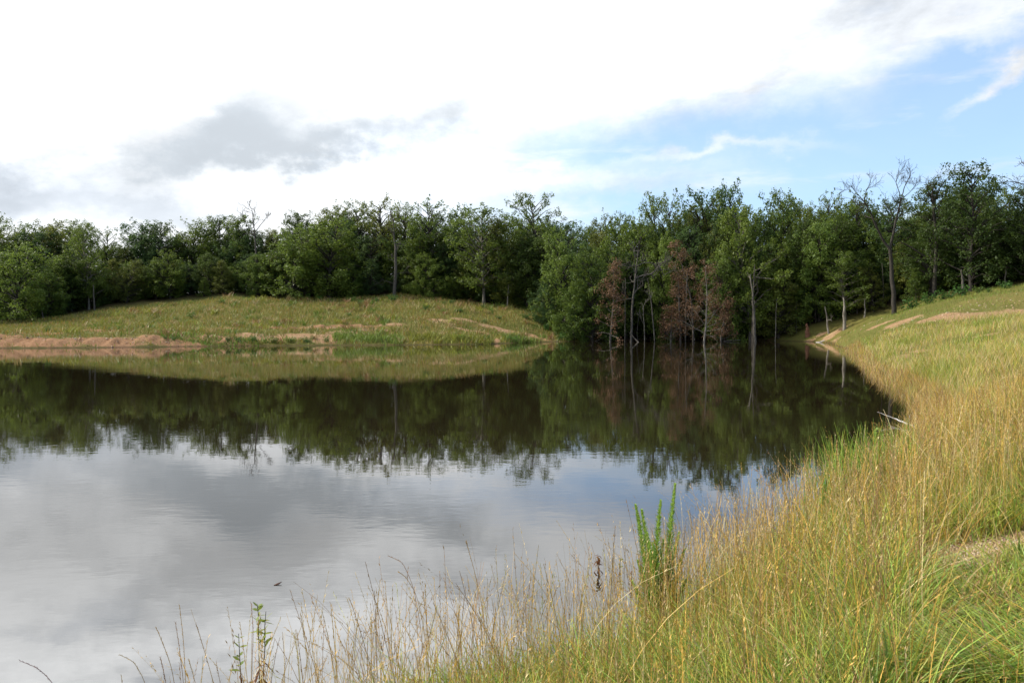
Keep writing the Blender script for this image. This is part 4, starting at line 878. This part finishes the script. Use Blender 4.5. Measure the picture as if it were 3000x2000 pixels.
for px, wp_, hp_, lab in [
 (958, 26, 26, 'dark round bush alone at the waterline left of the bright reeds'), (700, 34, 22, 'leafy bush at the waterline, second left of the round one'), (668, 20, 24, 'dark small bush at the waterline beside bare soil'), (745, 30, 28, 'upright bush on the bank left of the round waterline bush'),
 (800, 40, 22, 'broad bush in the green strip on the bank'), (850, 44, 24, 'bright bush in the green strip on the bank'), (900, 46, 22, 'right end bush of the green strip on the bank'), (510, 18, 16, 'small bush on red soil, second from left at the waterline'), (484, 18, 14, 'small bush near the left end of the waterline shrubs'),
 (430, 12, 10, 'leftmost tiny bush at the waterline on red soil'), (1425, 30, 24, 'dark bush at the waterline right of the bare soil slot'), (1350, 50, 22, 'olive bush over the water below the sandy strip'), (1500, 44, 20, 'low olive bush at the waterline below the right slope')]:
    sh_ = float(np.interp(px, [0, 600, 1200, 1440, 1640], [69, 74.5, 79.5, 82, 92])); shrub(px, sh_ + .9, wp_, hp_, lab, k=3 if px in (800, 850, 1350) else None, name='waterside_shrub')
for px, D, wp_, hp_, lab, k in [
 (2672, 83.5, 60, 42, 'dark shrub at the edge of the dirt track right of the forked tree', 1), (2770, 80.5, 70, 36, 'wide shrub on the right rise below the dark oak', 0), (2815, 79.5, 50, 40, 'shrub on the right rise below the tallest oak', 2), (2865, 78.5, 40, 26, 'light shrub on the right rise, right of the tallest oak trunk', 3), (2946, 77, 50, 32, 'rounded shrub near the right edge on the rise', 1),
 (2720, 82, 60, 40, 'leafy shrub beside the shaded wood right of the track shrub', 0), (2895, 76.5, 22, 18, 'smallest shrub on the right rise', 2), (1640, 92.5, 40, 30, 'bush at the water where the wood begins', 0), (2160, 95, 60, 40, 'green bush at the foot of the pale twin trunk', 3), (2225, 93.5, 36, 22, 'little leafy bush low on the pale twin trunk', 3)]:
    shrub(px, D, wp_, hp_, lab, k)

# ------------------------------------------------------------------ foreground plants
def sprig_leaf(V, Q, T, p, d, nrm, L_, W_, bend, tint):
    """one pointed leaf as three quads"""
    d = d / np.linalg.norm(d); s = np.cross(d, nrm); s /= np.linalg.norm(s) + 1e-9; n0 = len(V); u = np.array([0, 0, 1.0])
    for k, (f, wv) in enumerate(((0, .12), (.35, 1), (.7, .75), (1, .03))):
        c = p + d * L_ * f - u * bend * L_ * f * f
        V.append(c - s * W_ * wv * .5); V.append(c + s * W_ * wv * .5 + nrm * .0); T += [tint, tint]
        if k: a = n0 + k * 2; Q.append((a - 2, a - 1, a + 1, a))
def green_weed():
    rg = np.random.RandomState(5); D = 5.7; bx = (1925 - 1500) / F * D; base = np.array([bx, D, gz(bx, D)]); root = empty('green_weed', base)
    tops = [((1861, 1477), 1905, 0), ((1879, 1492), 1918, .12), ((1936, 1465), 1935, .02), ((1978, 1417), 1968, -.05), ((1912, 1590), 1925, .2), ((1990, 1560), 1965, .1), ((1895, 1560), 1912, -.15), ((1955, 1600), 1948, -.1), ((1868, 1640), 1905, .1), ((2005, 1610), 1972, .05), ((1945, 1580), 1938, .08), ((1850, 1700), 1900, 0), ((2015, 1690), 1975, .05), ((1930, 1650), 1930, -.1), ((1880, 1600), 1910, .05)]
    for i, ((px, py), bpx, dy) in enumerate(tops):
        tip = at_d(px, py, D + dy) - base; b0 = np.array([(bpx - 1500) / F * D - bx, dy * .4, -.02]); n = 12; f = np.linspace(0, 1, n)[:, None]
        pts = b0 + (tip - b0) * f; pts[:, 0] += np.sin(f[:, 0] * 3.14) * .03 * (1 if px < 1930 else -1) ; a = tacc(); tube(a, pts, np.linspace(.005, .0022, n), 5)
        st = add('stem', tbuild('stem', a, M['weed']), root); st.data.attributes.new('tint', 'FLOAT', 'POINT').data.foreach_set('value', np.full(len(st.data.vertices), .4, np.float32))
        V, Q, T = [], [], []; ln = np.linalg.norm(tip - b0); m_ = int(ln * 560)
        for j in range(m_):
            u = .10 + .90 * j / m_; q = pts[0] + (pts[-1] - pts[0]) * u; k = min(int(u * (n - 1)), n - 2); q = pts[k] + (pts[k + 1] - pts[k]) * (u * (n - 1) - k); an = j * 2.4; rise = .7 + 1.1 * max(0, u - .55)
            d = np.array([math.cos(an), math.sin(an), rise]); L_ = (.056 if u > .5 else .078) * (1 - .72 * max(0, (u - .62) / .38)) * (.75 + .5 * rg.rand())
            sprig_leaf(V, Q, T, q, d, np.array([0, 0, 1.0]) + .2 * rg.randn(3), L_, .0085 + .004 * rg.rand(), .15 * rg.rand(), min(1, .15 + .7 * u * rg.rand() + .25 * (u > .8)))
        add('leaves', mesh_np('leaves', np.array(V), Q, [M['weed']], dict(tint=np.array(T))), st)
    tag(root, 'tall feathery bright green weed with several spires standing at the pond edge', 'weed')
green_weed()
def leafy_stem(name, base, paths, label, lw=.014, ll=.07, leafm='willow', lowm='brownleaf', seed=1, cat='plant', pairs=11, split=.45, curl=.2):
    rg = np.random.RandomState(seed); root = empty(name, base)
    for pts in paths:
        pts = np.array(pts, float) - base; n = len(pts) * 4; s = np.linspace(0, len(pts) - 1, n); pp = np.stack([np.interp(s, np.arange(len(pts)), pts[:, k]) for k in range(3)], 1); a = tacc(); tube(a, pp, np.linspace(.0036, .0016, n), 5)
        st = add('stem', tbuild('stem', a, M['bark']), root)
        for mat, lo, hi in ((leafm, split, 1.0), (lowm, .12, split)):
            V, Q, T = [], [], []; cnt = int(pairs * (hi - lo))
            for j in range(cnt):
                u = lo + (hi - lo) * (j + .5) / max(cnt, 1); k = min(int(u * (n - 1)), n - 2); q = pp[k]; an = j * 1.57 + rg.randn() * .3
                for sgn in (0, math.pi):
                    d = np.array([math.cos(an + sgn), math.sin(an + sgn), (.55 if mat == leafm else -.3) + .3 * rg.randn()]); sprig_leaf(V, Q, T, q, d, np.array([0, 0, 1.0]) + .4 * rg.randn(3), ll * (1.1 - .5 * u) * (.7 + .5 * rg.rand()), lw * (.8 + .5 * rg.rand()), curl * rg.rand() + (.5 if mat == lowm else 0), rg.rand())
            if V: add('leaves', mesh_np('leaves', np.array(V), Q, [M[mat]], dict(tint=np.array(T))), st)
    return tag(root, label, cat)
D = 4.25
def path(pts, D): return [at_d(x, y, D) for x, y in pts]
b0 = at_d(765, 2180, D); b0[2] = -.02
leafy_stem('slender_plant', b0, [[b0, *path([(760, 1990), (758, 1870), (757, 1800), (753, 1768)], D)], [b0 + np.array([.01, .03, 0]), *path([(770, 1990), (776, 1900), (775, 1840), (779, 1790)], D)]], 'two stemmed slender plant with narrow yellow green leaves at the lower left', seed=3, pairs=17)
b0 = at_d(712, 2150, D + .1); b0[2] = -.02
leafy_stem('slender_plant', b0, [[b0, *path([(706, 1990), (702, 1920), (699, 1855)], D + .1)]], 'single stemmed slender plant with curled brown lower leaves, left of the two stemmed one', seed=4, pairs=13)
b0 = at_z(1755, 1678); leafy_stem('withered_plant', b0 - np.array([0, 0, .05]), [[b0 - np.array([0, 0, .05]), b0 + np.array([-.005, 0, .09]), b0 + np.array([-.012, 0, .175])]], 'withered brown leaved plant standing in the water left of the green weed', lw=.022, ll=.065, leafm='brownleaf', seed=5, pairs=14, curl=1.2)
b0 = at_z(1816, 1680); leafy_stem('withered_plant', b0 - np.array([0, 0, .05]), [[b0 - np.array([0, 0, .05]), b0 + np.array([0, 0, .07]), b0 + np.array([.004, 0, .145])]], 'small olive leaved plant in the water between the withered plant and the green weed', lw=.014, ll=.05, seed=6, pairs=10, curl=.5)
b0 = at_z(1850, 1710); leafy_stem('withered_plant', b0 - np.array([0, 0, .05]), [[b0 - np.array([0, 0, .05]), b0 + np.array([0, 0, .07]), b0 + np.array([.0, 0, .12])]], 'short brown plant in the water touching the left side of the green weed', lw=.018, ll=.05, leafm='brownleaf', seed=7, pairs=9, curl=.9)
q = at_z(2569, 1400); b0 = on_ground(2569, 10.6)
leafy_stem('flowering_weed', b0, [[b0, at_d(2566, 1350, 10.6), at_d(2570, 1290, 10.6), at_d(2572, 1252, 10.6)]], 'olive headed weed rising above the green sedge at the right shore', lw=.045, ll=.10, leafm='willow', seed=8, pairs=40, split=.6)

# single stalks at the lower left
def stalk(px_pts, D, label, seed, col, k=13, size=.011, branch=False):
    rg = np.random.RandomState(seed); pts = np.array(path(px_pts, D)); b = pts[0].copy(); b[2] = -.02 if sdist(b[None, :2])[0] < 0 else gz(b[0], b[1]); pts = np.vstack([b[None], pts]) if b[2] < pts[0][2] - .02 else pts
    n = len(pts) * 5; s = np.linspace(0, len(pts) - 1, n); pp = np.stack([np.interp(s, np.arange(len(pts)), pts[:, j]) for j in range(3)], 1)
    for _ in range(3): pp[1:-1] = (pp[:-2] + 2 * pp[1:-1] + pp[2:]) / 4
    root = empty('grass_stalk', b); a = tacc(); tube(a, pp - b, np.linspace(.0019, .0010, n), 5); me = tbuild('stem', a, M['straw']); c4 = np.ones((len(me.vertices), 4), np.float32); c4[:, :3] = col; me.attributes.new('col', 'FLOAT_COLOR', 'POINT').data.foreach_set('color', c4.ravel()); add('stem', me, root)
    V, Q, cc = heads((pp - b)[None], np.ones(1), rg, k * 3, .42, size * .55, np.array([col])); add('seed_head', mesh_np('seed_head', V, Q, [M['straw']], dict(col=cc)), root)
    return tag(root, label, 'grass stalk')
PUR = np.array([.25, .13, .13])
for pts, D, lab, col in [
 ([(260, 2200), (190, 2060), (148, 1990), (110, 1955), (62, 1936)], 4.0, 'purplish grass stalk arching to the left in the bottom left corner', PUR),
 ([(470, 2200), (440, 2040), (415, 1975), (390, 1935), (350, 1917)], 4.0, 'tan grass stalk bowing to the left, second from the left corner', TAN),
 ([(372, 2200), (366, 2050), (355, 1978)], 4.0, 'short tip of a grass stalk low between two bowing ones', TAN * .9),
 ([(540, 2200), (505, 1960), (480, 1890), (457, 1836)], 4.1, 'brown seed headed stalk leaning left, left of an upright pair', GOLD * .8),
 ([(545, 2200), (538, 2000), (526, 1900), (514, 1822)], 4.2, 'dark brown upright seed stalk, left one of the upright pair', BROWN * 1.2),
 ([(548, 2200), (544, 2000), (538, 1880), (526, 1772)], 4.3, 'tallest straw stalk of the lower left, right one of the upright pair', GOLD),
 ([(500, 2200), (490, 2020), (478, 1960), (470, 1926)], 4.0, 'short brown seed stalk at the bottom below the upright pair', BROWN),
 ([(660, 2200), (625, 1995), (597, 1900), (575, 1828)], 4.2, 'thin grey wiry stem leaning left, without seeds, left of the slender plants', BROWN * .7),
 ([(600, 2200), (575, 2010), (562, 1960), (553, 1932)], 4.2, 'small pale stalk behind the wiry stem', TAN),
 ([(735, 2200), (738, 1960), (742, 1850), (736, 1766)], 4.2, 'stiff brown seed stalk touching the left side of the slender plant', BROWN * 1.3),
 ([(745, 2200), (765, 1990), (785, 1900), (822, 1810)], 4.1, 'pale feathery stalk leaning right across the slender plant', PALE),
 ([(838, 2200), (834, 1990), (833, 1920), (828, 1856)], 4.3, 'straw stalk standing right of the slender plants', TAN),
 ([(930, 2200), (918, 1990), (895, 1890), (880, 1796)], 4.4, 'thin straw stalk leaning left, third right of the slender plants', TAN),
 ([(1005, 2200), (985, 1990), (960, 1860), (943, 1785)], 4.6, 'straw stalk with pale tip right of the leaning thin one', PALE * .8),
 ([(1260, 2200), (1235, 1850), (1212, 1720), (1180, 1645), (1138, 1628)], 5.0, 'tall brown stalk with drooping plume bent to the left over the water', BROWN * 1.3),
 ([(1280, 2200), (1245, 1850), (1220, 1740), (1190, 1690), (1170, 1676)], 5.1, 'brown plume stalk just below the tall drooping one', GOLD * .8),
 ([(1430, 2200), (1420, 1820), (1395, 1690), (1370, 1600), (1366, 1585)], 5.2, 'very tall straight straw stalk above the fringe left of centre', GOLD * .8)]:
    stalk(pts, D, lab, len(lab), col)

# ------------------------------------------------------------------ pebbles on the bare patch at the right edge
def pebbles():
    rg = np.random.RandomState(3); V, Q, T = [], [], []; n0 = 0
    cube = np.array([(x, y, z) for x in (-1, 1) for y in (-1, 1) for z in (-1, 1)], float) * .6; F6 = [(0, 1, 3, 2), (4, 6, 7, 5), (0, 4, 5, 1), (2, 3, 7, 6), (0, 2, 6, 4), (1, 5, 7, 3)]
    cols = []
    for px, D, rx, ry, n, s in [(2985, 5.55, .8, .5, 2600, .012), (2870, 5.3, .5, .25, 700, .012), (2050, 6.05, .25, .18, 260, .010), (1860, 5.4, .2, .1, 120, .009), (2660, 33, 1.3, .8, 120, .035), (2640, 6.2, .3, .14, 120, .01), (2440, 80, 5, 6, 90, .09), (2800, 65, 8, 3, 120, .09), (300, 72.5, 22, 1.4, 350, .09), (1030, 85, 5, 1.5, 140, .08), (1400, 90, 6, 1.5, 120, .08)]:
        x, y = wp(px, D); P2 = np.stack([x + rg.randn(n) * rx * .55, y + rg.randn(n) * ry * .55], 1); P2 = P2[sdist(P2) > .1]; z = ground(P2)
        for q, zz in zip(P2, z):
            sz = s * (.4 + rg.rand() * .9) * np.array([1, .8, .6]); v = cube * sz * (1 + .25 * rg.randn(8, 3)); an = rg.rand() * 6; ca, sa = math.cos(an), math.sin(an); v = np.stack([v[:, 0] * ca - v[:, 1] * sa, v[:, 0] * sa + v[:, 1] * ca, v[:, 2]], 1) + [q[0], q[1], zz + sz[2] * .2]
            V.append(v); Q += [tuple(i + n0 for i in f) for f in F6]; n0 += 8; c = np.array([[.60, .42, .27], [.50, .31, .19], [.68, .56, .42], [.42, .30, .22]])[rg.randint(4)] * (.8 + .3 * rg.rand()); cols.append(np.repeat(c[None], 8, 0))
    tag(add('gravel', mesh_np('gravel', np.concatenate(V), Q, [M['straw']], dict(col=np.concatenate(cols)))), 'tan gravel and chert chips scattered on the bare soil patches', 'gravel', kind='stuff')
pebbles()
